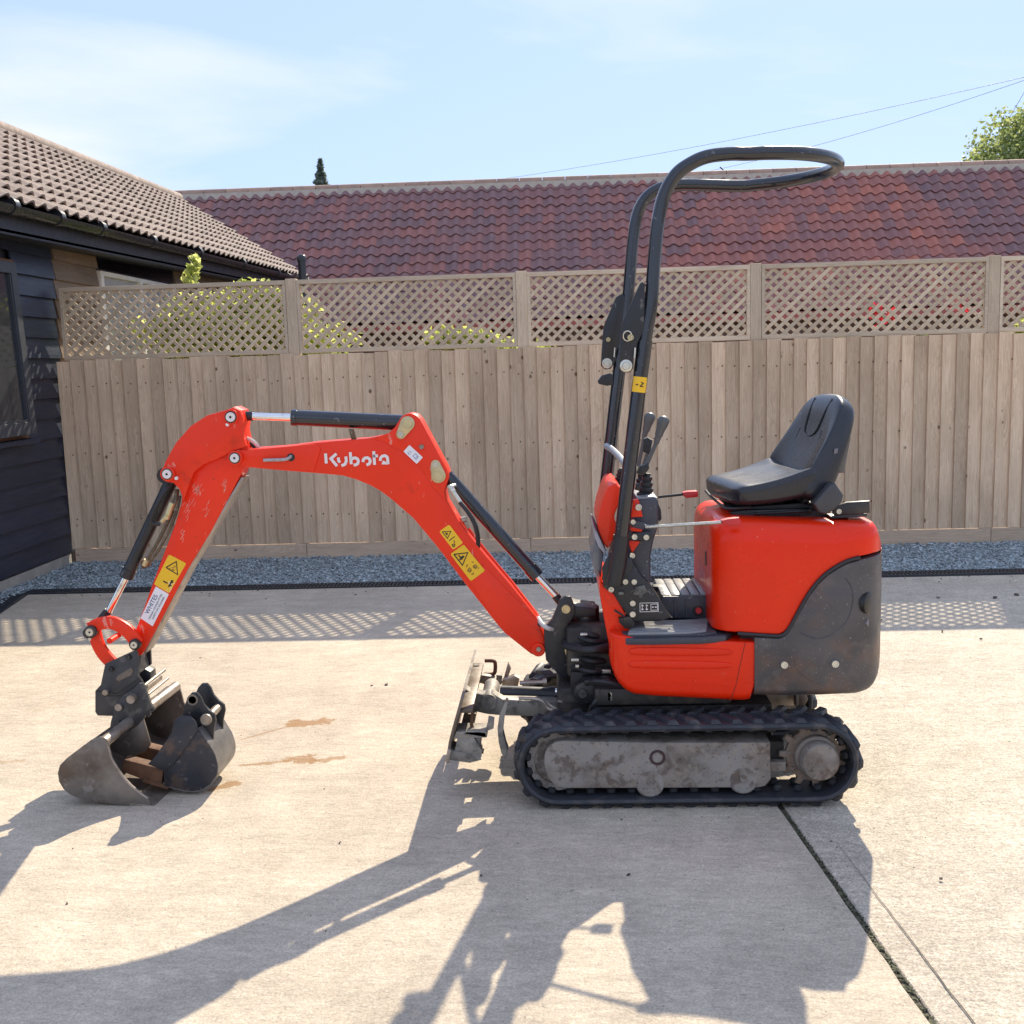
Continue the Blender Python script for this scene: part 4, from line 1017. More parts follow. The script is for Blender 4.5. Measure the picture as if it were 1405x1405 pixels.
# two pin keepers
for cx1, cy1, r1, cx2, cy2, r2 in ((559, 581, 10, 550, 596, 5.5), (601.5, 653, 10, 597.5, 637.5, 5.5)):
    d = math.degrees(math.atan2(cy2-cy1, cx2-cx1))
    ol = circ(cx1, cy1, r1, 10, d+70, d+290)+circ(cx2, cy2, r2+1, 8, d-80, d+80)
    kp = part('pin_keeper', prism(ol, 4.062, 4.070, .0015), BRASS, boom)
    part('pivot_pin', pin(cx1+.5, cy1, 4.062, 7, .006, False), BRASS, kp); part('bolt', pin(cx2, cy2, 4.062, 4, .008), ZINC, kp)
part('pivot_pin', merge(pin(738.6, 890.6, 4.072, 10, .018, False), pin(738.6, 890.6, 4.055, 4.5, .012)), RED, boom)
part('pin_end', pin(739, 890.5, 4.050, 3.6, .010, False), PIPE, boom)
part('boss_hole', merge(pin(577, 613, 4.070, 5.5, .002, False)), RUST, boom); part('bolt', pin(578.5, 613, 4.066, 3.4, .010), PIPE, boom)
part('hose_slot', merge(prism(circ(399, 627.5, 5.5, 14), 4.0685, 4.07, 0)), INK, boom)
part('hose', tbm([P(362, 631.5, 4.062), P(376, 631, 4.055), P(390, 630.5, 4.056), P(397, 628, 4.062), P(400, 625, 4.075)], [.0065]*30, 8, 5), mat('braided_hose', (.38, .37, .38), .35, .4, var=.35, vscale=60), boom)
# logo strokes traced from the boom
def zk(l): return [(430+x*.14235, 560+y*.14235) for x, y in l]
LG = [[(117, 437), (124, 533)], [(222, 440), (168, 487), (228, 558)], [(240, 476), (243, 506), (256, 524)], [(313, 466), (317, 512), (303, 542), (270, 554)],
      [(355, 425), (365, 540)], [(362, 498), (382, 482), (408, 480), (427, 492), (434, 512), (427, 534), (410, 546), (388, 548)],
      [(478, 520), (481, 496), (497, 481), (522, 478), (542, 492), (548, 514), (538, 536), (512, 548)], [(581, 415), (590, 546)], [(568, 463), (622, 459)],
      [(644, 508), (648, 480), (664, 463), (690, 458), (710, 470), (716, 495), (720, 540)], [(718, 530), (674, 530), (684, 510)]]
part('lettering', strokes([zk(l) for l in LG], 4.0, 4.0725), LOGO, boom)
# stickers
def sticker(nm, quad, Y, mt, parent, round_=2.0):
    a = [Vector((x, y)) for x, y in quad]; ol = []
    for i in range(4):
        p, q, r = a[i-1], a[i], a[(i+1) % 4]; d1 = (p-q).normalized(); d2 = (r-q).normalized()
        ol += [q+d1*round_, q+(d1+d2)*round_*.3, q+d2*round_]
    return part(nm, prism([(v.x, v.y) for v in ol], Y-.0012, Y+.0006, 0), mt, parent, None)
def z1(l): return [(180+x*.0854, 750+y*.0854) for x, y in l]
def z2(l): return [(590+x*.0783, 700+y*.0783) for x, y in l]
st = sticker('warning_label', z2([(335, 250), (580, 575), (405, 695), (160, 375)]), 4.075, YEL, boom); st['label'] = 'small yellow warning label'
part('pictogram', strokes([z2([(215, 380), (365, 370), (305, 495), (215, 380)]), z2([(432, 462), (332, 538)]), z2([(420, 530), (430, 570)]), z2([(385, 610), (420, 590), (438, 610), (415, 645), (385, 610)])], 1.2, 4.0730), INK, st, None)
part('pictogram', strokes([z2([(270, 400), (300, 410)]), z2([(285, 430), (310, 415)])], 1.8, 4.0730), INK, st, None)
st = sticker('warning_label', z2([(590, 600), (965, 1060), (715, 1245), (355, 770)]), 4.0710, YEL, boom); st['label'] = 'large yellow warning label'
part('pictogram', strokes([z2([(420, 775), (660, 745), (568, 965), (420, 775)]), z2([(500, 790), (535, 830), (590, 800)]), z2([(535, 830), (520, 870), (575, 850)]), z2([(545, 850), (600, 810)])], 1.7, 4.0690), INK, st, None)
part('pictogram', strokes([z2([(655, 1060), (690, 1010), (725, 1050), (700, 1090), (655, 1060)]), z2([(750, 985), (790, 960), (825, 985), (800, 1025), (750, 985)]), z2([(640, 1000), (640, 975), (665, 955)]), z2([(730, 905), (765, 915)]), z2([(720, 1120), (755, 1125), (760, 1090)]), z2([(845, 1000), (850, 1030)]), z2([(670, 1050), (715, 1060)]), z2([(765, 985), (805, 1005)])], 1.3, 4.0690), mat('faded_ink', (.22, .12, .02), .5), st, None)
def z3(l): return [(430+x*.14235, 560+y*.14235) for x, y in l]
st = sticker('data_label', z3([(925, 355), (1055, 475), (995, 538), (868, 418)]), 4.0685, WHITE, boom, .8)
part('print', strokes([z3([(912, 420), (915, 440), (935, 445)]), z3([(925, 410), (945, 430)]), z3([(958, 460), (985, 440), (1005, 462), (980, 485), (958, 460)]), z3([(985, 500), (1015, 465)])], .9, 4.0668), mat('grey_blue_print', (.20, .25, .42), .5), st, None)
part('clamp', prism([(478, 589), (484, 589), (489, 603), (482, 603)], 4.10, 4.12, .001), HOSEM, boom)

# ---- arm
arm_ol = [(312, 562), (322, 558), (332, 563), (336, 574), (334, 590), (337, 604), (341, 616), (336, 640), (330, 652), (291, 727), (258, 781), (214, 865), (199, 893), (192, 900), (183, 897), (178, 886), (182, 874), (190, 855), (214, 788), (241, 717), (249, 690), (249.5, 680), (246, 671), (238, 663), (228, 661), (221.5, 655), (222, 645), (228, 631), (241, 608), (261, 585), (284, 570)]
arm = part('arm', prism(arm_ol, 4.085, 4.175, .004), RED)
head_ol = [(312, 562), (320, 559), (329, 563), (333.5, 574), (332, 590), (335, 603), (338, 612), (322, 618), (297, 630), (278, 638), (266, 648), (258, 668), (251, 690), (249.5, 680), (246, 671), (238, 663), (228, 661), (221.5, 655), (222, 645), (228, 631), (241, 608), (261, 585), (284, 570)]
part('head_plate', prism(head_ol, 4.062, 4.0855, .003), RED, arm)
part('head_plate', prism(head_ol, 4.1745, 4.198, .003), RED, arm)
part('scuffed_underside', prism([(331, 655), (335, 655), (259.5, 783), (216, 866), (200, 896), (197, 895), (213, 863.5), (256.5, 780)], 4.088, 4.172, .001), PIPE, arm)
def boss(cx_, cy_, ro, Y, parent, mt=None):
    b = part('pin_boss', lathe(P(cx_, cy_, Y), (0, -1, 0), [(-.01, ro*Y/FPX), (.012, ro*Y/FPX), (.014, ro*.9*Y/FPX), (.014, ro*.7*Y/FPX)], 26), mt or RED, parent)
    c = P(cx_, cy_, Y); q = ro*Y/FPX
    part('groove', lathe(c+Vector((0, -.013, 0)), (0, -1, 0), [(0, q*.80), (.0018, q*.80), (.0018, .0003)], 22), MUDB, parent)
    part('pivot_pin', lathe(c+Vector((0, -.0145, 0)), (0, -1, 0), [(0, q*.64), (.006, q*.60), (.006, q*.40), (.0045, q*.36), (.0045, .0003)], 22), LOGO if mt is None else ZINC, parent)
    part('grease_hole', lathe(c+Vector((0, -.0185, 0)), (0, -1, 0), [(0, q*.17), (.0012, q*.17), (.0012, .0003)], 12), INK, parent)
for cx_, cy_, r in ((318, 572, 10.5), (323.5, 628, 10), (231, 650, 10)): boss(cx_, cy_, r, 4.062, arm)
for cx_, cy_ in ((312.5, 582.5), (242.5, 656)): part('grease_nipple', pin(cx_, cy_, 4.06, 2.6, .012, False), LOGO, arm)
# paint scuffs on the arm side
SCF = mat('paint_scuff', (.72, .33, .25), .6)
hair = []; rs = random.Random(11)
for cx_, cy_, n_, sx_, sy_ in ((270, 668, 26, 7, 12), (258, 700, 14, 6, 10), (250, 735, 10, 4, 10), (308, 672, 12, 3, 14), (240, 770, 6, 4, 6), (284, 700, 8, 5, 10)):
    for i in range(n_):
        x, y = cx_+rs.gauss(0, sx_*.5), cy_+rs.gauss(0, sy_*.6); L_ = rs.uniform(2, 9); an = math.radians(118+rs.gauss(0, 10)); dx, dy = math.cos(an)*L_/2, math.sin(an)*L_/2
        hair.append([(x-dx, y-dy), (x+rs.uniform(-.5, .5), y), (x+dx, y+dy)])
hh = part('paint_scuff', strokes(hair, .45, 4.0846, .0004), SCF, arm, None); hh['kind'] = 'stuff'
st = sticker('warning_label', z1([(605, 125), (885, 270), (610, 750), (365, 605)]), 4.085, YEL, arm); st['label'] = 'yellow warning label above the white maker label'
part('pictogram', strokes([z1([(560, 335), (725, 240), (745, 450), (560, 335)])], 1.6, 4.0830), INK, st, None)
part('pictogram', strokes([z1([(615, 345), (630, 350)]), z1([(690, 310), (710, 330)]), z1([(650, 375), (700, 375)]), z1([(655, 345), (680, 335)])], 1.8, 4.0830), mat('faded_ink_brown', (.30, .17, .03), .5), st, None)
part('pictogram', strokes([z1([(515, 550), (545, 572), (585, 590)]), z1([(600, 650), (635, 585), (655, 540)]), z1([(625, 580), (675, 575)]), z1([(600, 620), (650, 630)]), z1([(640, 560), (672, 545)])], 1.9, 4.0830), INK, st, None)
st = sticker('coupler_label', z1([(395, 640), (605, 765), (345, 1280), (150, 1150)]), 4.085, WHITE, arm, .8); st['label'] = 'white label lettered WHITES'
def lab_text(txt, a, b, h, mt):
    pa, pb = P(*z1([a])[0], 4.0832), P(*z1([b])[0], 4.0832)
    part('lettering', text_mesh(txt, pa, pb-pa, h, 4.0832, (pb-pa).length), mt, st, None)
lab_text('WHITES', (275, 1090), (428, 795), .024, BLUEI)
lab_text('MANUAL COUPLER FITTED', (298, 1172), (502, 770), .0095, GREYI)
lab_text('SAFETY PIN REQUIRED', (355, 1168), (540, 815), .0095, GREYI)

# ---- cylinders
ac = part('arm_cylinder', merge(rod(P(401, 573, YC), P(552, 580, YC), .0305, 24), rod(P(401, 573, YC), P(408, 573.3, YC), .033, 24)), TUBEB)
part('piston_rod', rod(P(342, 571, YC), P(401, 573, YC), .0150, 18), CHROME, ac)
part('rod_end', merge(rod(P(318, 570, YC), P(347, 571, YC), .0185, 14), lathe(P(318, 571, YC)+Vector((0, -.03, 0)), (0, 1, 0), [(0, .028), (.06, .028)], 20)), STEELB, ac)
bc = part('boom_cylinder', merge(rod(P(613, 652, YC), P(733, 786, YC), .0265, 24), rod(P(727, 779, YC), P(737, 790.5, YC), .030, 24)), TUBEB)
part('piston_rod', rod(P(735, 788, YC), P(768, 823, YC), .0135, 18), CHROME, bc)
part('rod_end', merge(rod(P(762, 817, YC), P(776, 835, YC), .017, 14), lathe(P(776, 835, YC)+Vector((0, -.03, 0)), (0, 1, 0), [(0, .026), (.06, .026)], 18)), STEELB, bc)
part('fitting', merge(rod(P(616, 666, 4.07), P(622, 675, 4.065), .011, 10), rod(P(622, 675, 4.065), P(632, 690, 4.06), .0085, 10), rod(P(618, 668, 4.06), P(624, 666, 4.1), .008, 8)), ZINC, bc)
part('hose', tbm([P(631, 689, 4.06), P(641, 701, 4.05), P(650, 716, 4.05), P(655, 732, 4.06), P(656, 748, 4.085), P(655, 758, 4.11)], .0085, 10, 5), RUBB, bc)
part('pipe', tbm([P(628, 712, 4.13), P(640, 725, 4.13), P(655, 745, 4.13), P(700, 800, 4.13), P(734, 845, 4.13)], .012, 10, 4), RED, boom)
part('pipe_clamp', merge(prism([(632, 711), (639, 710), (641, 714), (634, 716)], 4.08, 4.12, .001), prism([(636, 716), (641, 715), (645, 724), (641, 726)], 4.09, 4.11, .001)), PIPE, boom)
part('hose', tbm([P(738, 848, 4.10), P(744, 857, 4.05), P(752, 862, 4.03), P(760, 864, 4.06)], .009, 8, 4), mat('grey_hose', (.5, .48, .45), .4)); part('hose', tbm([P(730, 846, 4.12), P(738, 855, 4.08), P(748, 859, 4.06), P(758, 858, 4.09)], .008, 8, 4), RUBB)
part('hose', tbm([P(335, 600, 4.12), P(345, 604, 4.11), P(352, 610, 4.11), P(356, 617, 4.12)], .008, 8, 4), mat('pale_hose', (.62, .58, .54), .4)); part('hose', tbm([P(336, 605, 4.14), P(343, 608, 4.13), P(349, 614, 4.13), P(351, 620, 4.14)], .007, 8, 4), RUBB)
kc = part('bucket_cylinder', merge(rod(P(235, 660, YC), P(175, 788, YC), .0255, 22), rod(P(178, 781, YC), P(173.5, 792, YC), .028, 22)), STEELB)
part('piston_rod', rod(P(174, 790, YC), P(146, 845, YC), .0135, 18), CHROME, kc)
part('rod_end', merge(rod(P(149, 838, YC), P(126, 866, YC), .017, 14), lathe(P(126, 866, YC)+Vector((0, -.035, 0)), (0, 1, 0), [(0, .022), (.07, .022)], 18)), STEELB, kc)
part('head_end', lathe(P(231, 651, YC)+Vector((0, -.045, 0)), (0, 1, 0), [(0, .03), (.09, .03)], 20), STEELB, kc)
part('hose', tbm([P(231, 668, 4.08), P(222, 680, 4.06), P(213, 697, 4.055), P(207, 712, 4.06), P(210, 718, 4.065), P(220, 719, 4.07)], .0085, 10, 5), RUBB, kc)
part('hose', tbm([P(243, 672, 4.10), P(241, 685, 4.08), P(236, 698, 4.07), P(228, 711, 4.06)], .009, 10, 5), HOSEM, kc)
part('hose', tbm([P(247, 680, 4.11), P(243, 700, 4.10), P(232, 728, 4.09), P(216, 757, 4.085), P(202, 775, 4.085)], .006, 8, 5), HOSEM, kc)
part('hose', tbm([P(238, 700, 4.11), P(226, 725, 4.10), P(212, 752, 4.09), P(197, 776, 4.09)], .007, 8, 5), HOSEM, kc)
part('fitting', merge(rod(P(236, 690, 4.065), P(228, 712, 4.06), .0115, 8), rod(P(230, 706, 4.055), P(222, 716, 4.06), .0085, 8), rod(P(201, 768, 4.08), P(198, 776, 4.08), .011, 6)), BRASS, kc)
part('port_block', prism([(192, 769), (203, 767), (201, 779), (194, 781)], 4.09, 4.14, .003), RUST, kc)

# ---- bucket linkage
def band(path, wpx):
    L, Rr = [], []
    for i, (x, y) in enumerate(path):
        a = path[max(0, i-1)]; b = path[min(len(path)-1, i+1)]; d = Vector((b[0]-a[0], b[1]-a[1])).normalized()
        L.append((x-d.y*wpx/2, y+d.x*wpx/2)); Rr.append((x+d.y*wpx/2, y-d.x*wpx/2))
    return L+Rr[::-1]
def smooth2(pts, n=5): return [(v.x, v.y) for v in catmull([Vector((x, y, 0)) for x, y in pts], n)]
link_a = band(smooth2([(122, 863), (136, 856.5), (152, 855), (168, 862), (180, 873), (187, 884)]), 17)
link_b = band(smooth2([(128, 866), (133, 884), (141, 898), (152, 910), (160, 918)]), 16)
bl_ = part('bucket_link', prism(link_a, 4.045, 4.065, .002), RED); part('far_plate', prism(link_a, 4.195, 4.215, .002), RED, bl_)
bl2 = part('bucket_link', prism(link_b, 4.068, 4.088, .002), RED); part('far_plate', prism(link_b, 4.172, 4.192, .002), RED, bl2)
part('cross_brace', rod(P(150, 876, 4.088)+Vector((0, 0, -.01)), P(150, 876, 4.088)+Vector((0, .09, -.01)), .012, 10), RED, bl2)
boss(125.5, 866, 9, 4.045, bl_, STEELB); boss(186, 883.5, 8, 4.045, bl_, STEELB)
for cx_, cy_ in ((124, 876.5), (185, 892)): part('grease_nipple', pin(cx_, cy_, 4.05, 2.4, .012, False), ZINC, bl_)

# ---- quick hitch
hitch_ol = [(144, 911), (186, 892), (188.5, 898), (188, 926), (195, 935), (196, 948), (170, 983), (154, 982.5), (134, 982), (130.5, 977), (130.5, 948), (138, 940)]
qh = part('quick_hitch', prism(hitch_ol, 4.035, 4.05, .002), HITCH); part('far_plate', prism(hitch_ol, 4.205, 4.22, .002), HITCH, qh)
part('cross_block', prism([(150, 915), (180, 905), (186, 930), (190, 945), (165, 970), (150, 960)], 4.05, 4.205, .003), HITCH, qh)
part('edge_strip', strokes([[(133, 948), (160, 952), (192, 930)], [(141, 955), (165, 955)]], 1.2, 4.033, .002), MUDB, qh)
part('nameplate', prism([(161, 927), (180, 915.5), (183, 920), (181, 926), (163, 935), (159, 932)], 4.031, 4.036, .001), WORN, qh)
bolts([(153, 917.5, 4), (177, 901, 4)], 4.036, qh, INK, 'socket_screw')
bolts([(176, 901, 3.2), (152.5, 917.5, 3.2)], 4.031, qh, HITCH, 'socket_screw')
part('hitch_pin', merge(pin(146, 949, 4.034, 4.5, .02, False)), PIPE, qh)
part('latch', merge(prism([(188, 926), (199, 918), (206, 922), (207, 932), (196, 938), (195, 932)], 4.10, 4.16, .002), prism([(190, 903), (206, 889), (207, 912), (196, 921), (189, 922)], 4.205, 4.22, .002)), STEELB, qh)

# ---- wide ditching bucket on the hitch
WB0, WB1 = 3.79, 4.46
side_ol = [(124, 1016), (134, 1011.5), (141, 1012), (147, 1018), (150, 1029), (153, 1040), (160, 1053), (168, 1065), (180, 1078), (192, 1088), (203, 1095.5), (207, 1103), (205, 1108), (190, 1107), (158, 1103.5), (130.5, 1100), (112, 1097), (97, 1091), (87, 1083), (81, 1073), (79, 1061), (82, 1050), (92, 1040), (108, 1028)]
wbk = part('ditching_bucket', prism(side_ol, WB0, WB0+.012, .002), WORN); wbk['label'] = 'wide worn grey grading bucket'
def shiftY(bm, dy_, dx=.045): bmesh.ops.translate(bm, vec=(dx, dy_, 0), verts=bm.verts); return bm
part('side_plate', shiftY(prism(side_ol, WB0, WB0+.012, .002), WB1-WB0-.012), WORN, wbk)
# shell: from the upper edge round the back to the lip
shell_px = smooth2([(128, 1016), (108, 1030), (92, 1043), (83, 1054), (82, 1068), (88, 1080), (99, 1089), (114, 1095), (132, 1098), (160, 1102), (190, 1105.5), (209, 1107)], 4)
def shell(path, Y0, Y1, dx, th):
    near = [P(x, y, Y0) for x, y in path]; V, F = [], []
    n = len(near)
    for yy, ddx in ((0, 0), (Y1-Y0, dx)):
        for i, p in enumerate(near):
            a = near[max(0, i-1)]; b = near[min(n-1, i+1)]; t = (b-a).normalized(); nn = Vector((t.z, 0, -t.x))
            o = Vector((ddx, yy, 0)); V.append(p+o+nn*th*.5); V.append(p+o-nn*th*.5)
    m_ = 2*n
    for i in range(n-1):
        F += [(2*i, 2*i+2, m_+2*i+2, m_+2*i), (2*i+1, m_+2*i+1, m_+2*i+3, 2*i+3), (2*i, 2*i+1, 2*i+3, 2*i+2), (m_+2*i, m_+2*i+2, m_+2*i+3, m_+2*i+1)]
    F += [(0, m_, m_+1, 1), (2*n-2, 2*n-1, m_+2*n-1, m_+2*n-2)]
    bm = bmesh.new(); vv = [bm.verts.new(v) for v in V]
    for f in F: bm.faces.new([vv[i] for i in f])
    bmesh.ops.recalc_face_normals(bm, faces=bm.faces); return bm
part('shell', shell(shell_px, WB0+.006, WB1-.006, .045, .009), WORN, wbk)
part('cutting_edge', shell([(178, 1104), (214, 1108.5)], WB0-.002, WB1, .045, .014), PIPE, wbk)
for q_ in (WB0, ): part('worn_sunlit_rim', tbm([P(x, y, WB0) for x, y in smooth2([(147, 1018), (150, 1029), (153, 1040), (160, 1053), (168, 1065), (180, 1078), (192, 1088), (203, 1095.5)], 3)], .004, 6), PIPE, wbk)  # pale bead: edge wear plus the sun's bright outline, put into its colour
ta, tb_ = P(141, 1019, WB0+.004), P(141, 1019, WB0+.004)+Vector((.045, WB1-WB0-.01, .012))
part('torque_tube', rod(ta, tb_, .0215, 22), PIPE, wbk)
def wx(f): return ta.lerp(tb_, f)
ear = [(196, 938), (199, 944), (203, 956), (207, 966), (212, 974), (209, 977), (204, 976), (206, 982), (203, 985), (200, 981), (196, 988), (188, 997), (176, 1004), (160, 1008), (150, 1004), (152, 990), (157, 972), (168, 955), (184, 944), (190, 938)]
part('ear', prism(ear, 4.005, 4.022, .002), HITCH, wbk); part('ear', prism(ear, 4.225, 4.242, .002), HITCH, wbk)
ear2 = prism([(150, 1002), (176, 1003), (196, 986), (203, 1010), (206, 1022), (200, 1032), (175, 1040), (152, 1030)], 4.006, 4.020, .002); part('gusset', ear2, WORN, wbk)
part('gusset', prism([(150, 1002), (176, 1003), (196, 986), (203, 1010), (206, 1022), (200, 1032), (175, 1040), (152, 1030)], 4.226, 4.240, .002), WORN, wbk)
part('hitch_pin', merge(rod(P(179, 960, 3.975), P(179, 960, 3.975)+Vector((0, .30, 0)), .0165, 18), rod(P(162, 971, 3.995), P(162, 971, 3.995)+Vector((0, .26, 0)), .014, 16)), PIPE, wbk)
part('stay', merge(rod(P(198, 941, 4.02), P(198, 941, 4.02)+Vector((0, .22, 0)), .007, 10), rod(P(203, 953, 4.02), P(203, 953, 4.02)+Vector((0, .22, 0)), .006, 10)), PIPE, wbk)

# ---- narrow digging bucket lying inside the wide one (a thing of its own)
NB0, NB1 = 3.88, 4.12
nbk = thing('narrow_bucket', (P(250, 1085, NB0).x, 4.0, 0), 'narrow dark digging bucket with rusty teeth leaning inside the wide grading bucket', 'bucket')
def zb(l): return [(60+x*.2135, 820+y*.2135) for x, y in l]
nside = zb([(890, 765), (940, 765), (975, 800), (990, 850), (1040, 920), (1090, 1000), (1113, 1080), (1108, 1140), (1070, 1200), (1010, 1238), (940, 1246), (850, 1228), (775, 1210), (770, 1110), (670, 1070), (720, 1015), (770, 945), (820, 870), (835, 800), (858, 775)])
part('side_plate', prism(nside, NB0, NB0+.012, .002), BUCKD, nbk)
part('side_plate', shiftY(prism(nside, NB0, NB0+.012, .002), NB1-NB0-.012, .0), BUCKD, nbk)
part('side_cutter', prism(zb([(890, 762), (940, 762), (975, 800), (990, 850), (980, 868), (940, 930), (880, 1010), (830, 1075), (775, 1118), (670, 1072), (720, 1015), (770, 945), (820, 870), (835, 800), (856, 772)]), NB0-.010, NB0, .003), BUCKD, nbk)
nshell = smooth2(zb([(985, 850), (1040, 922), (1090, 1002), (1113, 1080), (1106, 1145), (1066, 1202), (1008, 1236), (940, 1244), (850, 1226), (765, 1200)]), 4)
part('shell', shell(nshell, NB0+.006, NB1-.006, 0, .009), mat('scraped_shell', (.20, .195, .19), .4, .5, var=.3, vscale=10, bump=.1, spots=[(14, .6, .7, (.08, .06, .05), .6)]), nbk)
near_ = zb([(885, 770), (905, 690), (925, 640), (950, 612), (985, 612), (1008, 640), (1030, 690), (1062, 724), (1098, 755), (1105, 790), (1092, 850), (1088, 945), (1050, 910), (1000, 860), (985, 810), (945, 768)])
E0, E1 = 3.935, 4.055
for q in (E0, E1): part('ear', shiftY(prism(near_, E0, E0+.014, .002), q-E0, 0), STEELB, nbk)
part('pin_bush', lathe(P(*zb([(955, 658)])[0], E0-.006), (0, 1, 0), [(0, .0215), (.026, .0215), (.026, .015), (0, .015)], 20), WORN, nbk)
part('pin_eye', lathe(P(*zb([(957, 655)])[0], E0-.0055), (0, 1, 0), [(0, .0145), (.002, .0145)], 18), mat('painted_sunlit_gap', (.55, .50, .42), .9), nbk)  # solid disc in the eye; sunlit gap behind painted as its pale colour
part('hitch_pin', merge(rod(P(*zb([(1045, 782)])[0], E0-.02), P(*zb([(1045, 782)])[0], E0-.02)+Vector((0, .17, 0)), .0165, 18), lathe(P(*zb([(1045, 782)])[0], E0-.02), (0, -1, 0), [(0, .022), (.008, .022), (.009, .019), (.006, .017), (.006, .001)], 20)), PIPE, nbk)
for k, (dx, dyy) in enumerate(((0, 0), (-.015, .165))):
    tq = zb([(515, 1040), (770, 1105), (752, 1215), (500, 1118)])
    part('tooth', shiftY(prism(tq, NB0+.005, NB0+.058, .004), dyy, dx), RUST, nbk)
part('lip', shell(zb([(640, 1175), (800, 1222)]), NB0+.002, NB1-.002, 0, .014), RUST, nbk)

# ---- body: lower side panels, floor
def body(stations, nm, mt, parent=None, half=YC-YN, seg=6):
    """stations: (x, halfwidth, zbot, ztop, rtop, rbot) -> closed skin"""
    rings = []
    for x, hw, zb_, zt_, rt_, rb_ in stations:
        rt_ = min(rt_, (zt_-zb_)*.49, hw*.9); rb_ = min(rb_, (zt_-zb_)*.49, hw*.9); r = []
        for sy in (-1, 1):
            seq = []
            for k in range(seg+1):
                a = math.pi/2*k/seg; seq.append((hw-rb_+rb_*math.sin(a), zb_+rb_-rb_*math.cos(a)))
            for k in range(seg+1):
                a = math.pi/2*k/seg; seq.append((hw-rt_+rt_*math.cos(a), zt_-rt_+rt_*math.sin(a)))
            if sy > 0: seq = seq[::-1]
            r += [Vector((x, YC+sy*h, z)) for h, z in seq]
        rings.append(r)
    return part(nm, loft(rings), mt, parent)
def tabz(pts, Y): return sorted([(P(x, y, Y).x, P(x, y, Y).z) for x, y in pts])
HW = YC-YN
top = tabz([(823, 870), (850, 872), (875, 876), (975, 880), (1051, 881)], YN)
bot = tabz([(834, 893), (838, 915), (843, 930), (850, 941), (858, 949), (870, 955), (900, 958), (1020, 964), (1032, 962), (1045, 905), (1051, 882)], YN)
xs0 = P(838, 890, YN).x; xs1 = P(1051, 890, YN).x
sts = []
for i in range(41):
    f = i/40; x = xs0+(xs1-xs0)*f
    fr_ = min(1, (x-xs0+.004)/.055); hw = HW*(.86+.14*math.sqrt(max(0, 1-(1-fr_)**2)))
    zt_ = interp(x, top); zb_ = interp(x, bot)
    if i == 40: zb_ = zt_-.012
    sts.append((x, hw, min(zb_, zt_-.01), zt_, .010, .035))
lp = body(sts, 'lower_panel', RED2)
# pressed ribs and panel seam
for y0, y1 in ((889, 900), (907, 917.5)):
    ol = smooth2([(862, (y0+y1)/2), (878, y0), (985, y0+1.5), (1006, (y0+y1)/2+1), (985, y1), (878, y1-.5), (862, (y0+y1)/2)], 4)[:-1]
    part('pressed_rib', prism(ol, YN-.006, YN+.004, .0035, 3), RED2, lp)
part('seam', strokes([[(1022.5, 882), (1015, 915), (1010, 940), (1002, 962)]], .9, YN-.0008, .0008), mat('dark_red_seam', (.16, .012, .005), .5), lp, None)  # dark red line along the panel seam
part('crease', strokes([[(852, 934), (1015, 940), (1037, 936)]], 1.4, YN-.0012, .0012), RED2, lp, None)
part('plug', pin(873, 925, YN-.001, 6, .002, False), RED2, lp)
part('front_label', prism([(836.5, 889), (843, 888), (844, 906), (838.5, 907)], YN+.045, YN+.048, 0), GREYI, lp, None)
part('front_panel', prism([(822, 788), (826, 800), (836, 806), (848, 822), (858, 842), (864, 862), (864, 884), (838, 890), (834, 876), (829, 850), (823, 815)], YN+.07, YFAR-.07, .012, 3), RED2)
# floor plate with ribbed mats
fz = P(930, 872, YN).z
def plan(pts, z0, z1, bev=.004): return bm_prism([Vector((x, y, z0)) for x, y in pts], (0, 0, z1-z0), bev)
fx0, fx1 = P(843, 870, YN).x, P(1008, 872, YN).x
plan_pts = [(fx0, YN+.09), (fx0+.012, YN+.03), (fx0+.045, YN-.006), (fx0+.12, YN-.014), (fx1-.12, YN-.014), (fx1-.03, YN+.01), (fx1, YN+.06), (fx1, YFAR-.05), (fx0, YFAR-.05)]
fl = part('floor_plate', plan(plan_pts, fz-.030, fz-.006), PLAST)
part('foot_mat', plan([(fx0+.03, YN+.03), (fx0+.06, YN+.008), (fx1-.12, YN+.004), (fx1-.06, YN+.03), (fx1-.05, YN+.20), (fx0+.03, YN+.20)], fz-.008, fz+.003, .002), PLAST, fl)
for k in range(9):
    yy = YN+.018+k*.0215
    part('mat_rib', tbm([(fx0+.05+.004*k, yy, fz+.004), (fx0+.15, yy-.004, fz+.0045), (fx1-.16, yy-.002, fz+.0045), (fx1-.10+.004*k, yy+.02, fz+.004)], .0078, 6, 4), MATTR, fl)  # pale ribs on dark mat: sunlit tops and shaded grooves painted in
pb = part('pedal_box', merge(prism([(905, 848), (906, 822), (910, 818), (975, 818), (979, 824), (979, 850)], 4.02, 4.34, .006), prism([(925, 822.5), (926.5, 848), (928.5, 848), (927, 822.5)], 4.013, 4.02, 0), prism([(940, 822.5), (941.5, 848), (943.5, 848), (942, 822.5)], 4.013, 4.02, 0)), PLAST)
pz = P(940, 818, 4.02).z
for k in range(5):
    x0 = P(908+k*13.5, 818, 4.02).x
    part('pedal_tread', box2((x0, 4.03, pz-.002), (x0+.032, 4.33, pz+.006), .003), MATTR, pb)
part('red_button', merge(pin(958, 837.5, 4.018, 4.5, .016, False)), REDTIP, pb); part('button_ring', pin(958, 838, 4.02, 7.5, .006, False), INK, pb)
part('pedal', merge(box(P(903, 806, 4.2), (.045, .05, .02), .006), rod(P(898, 812, 4.2), P(905, 804, 4.2), .008, 8)), RUBB)
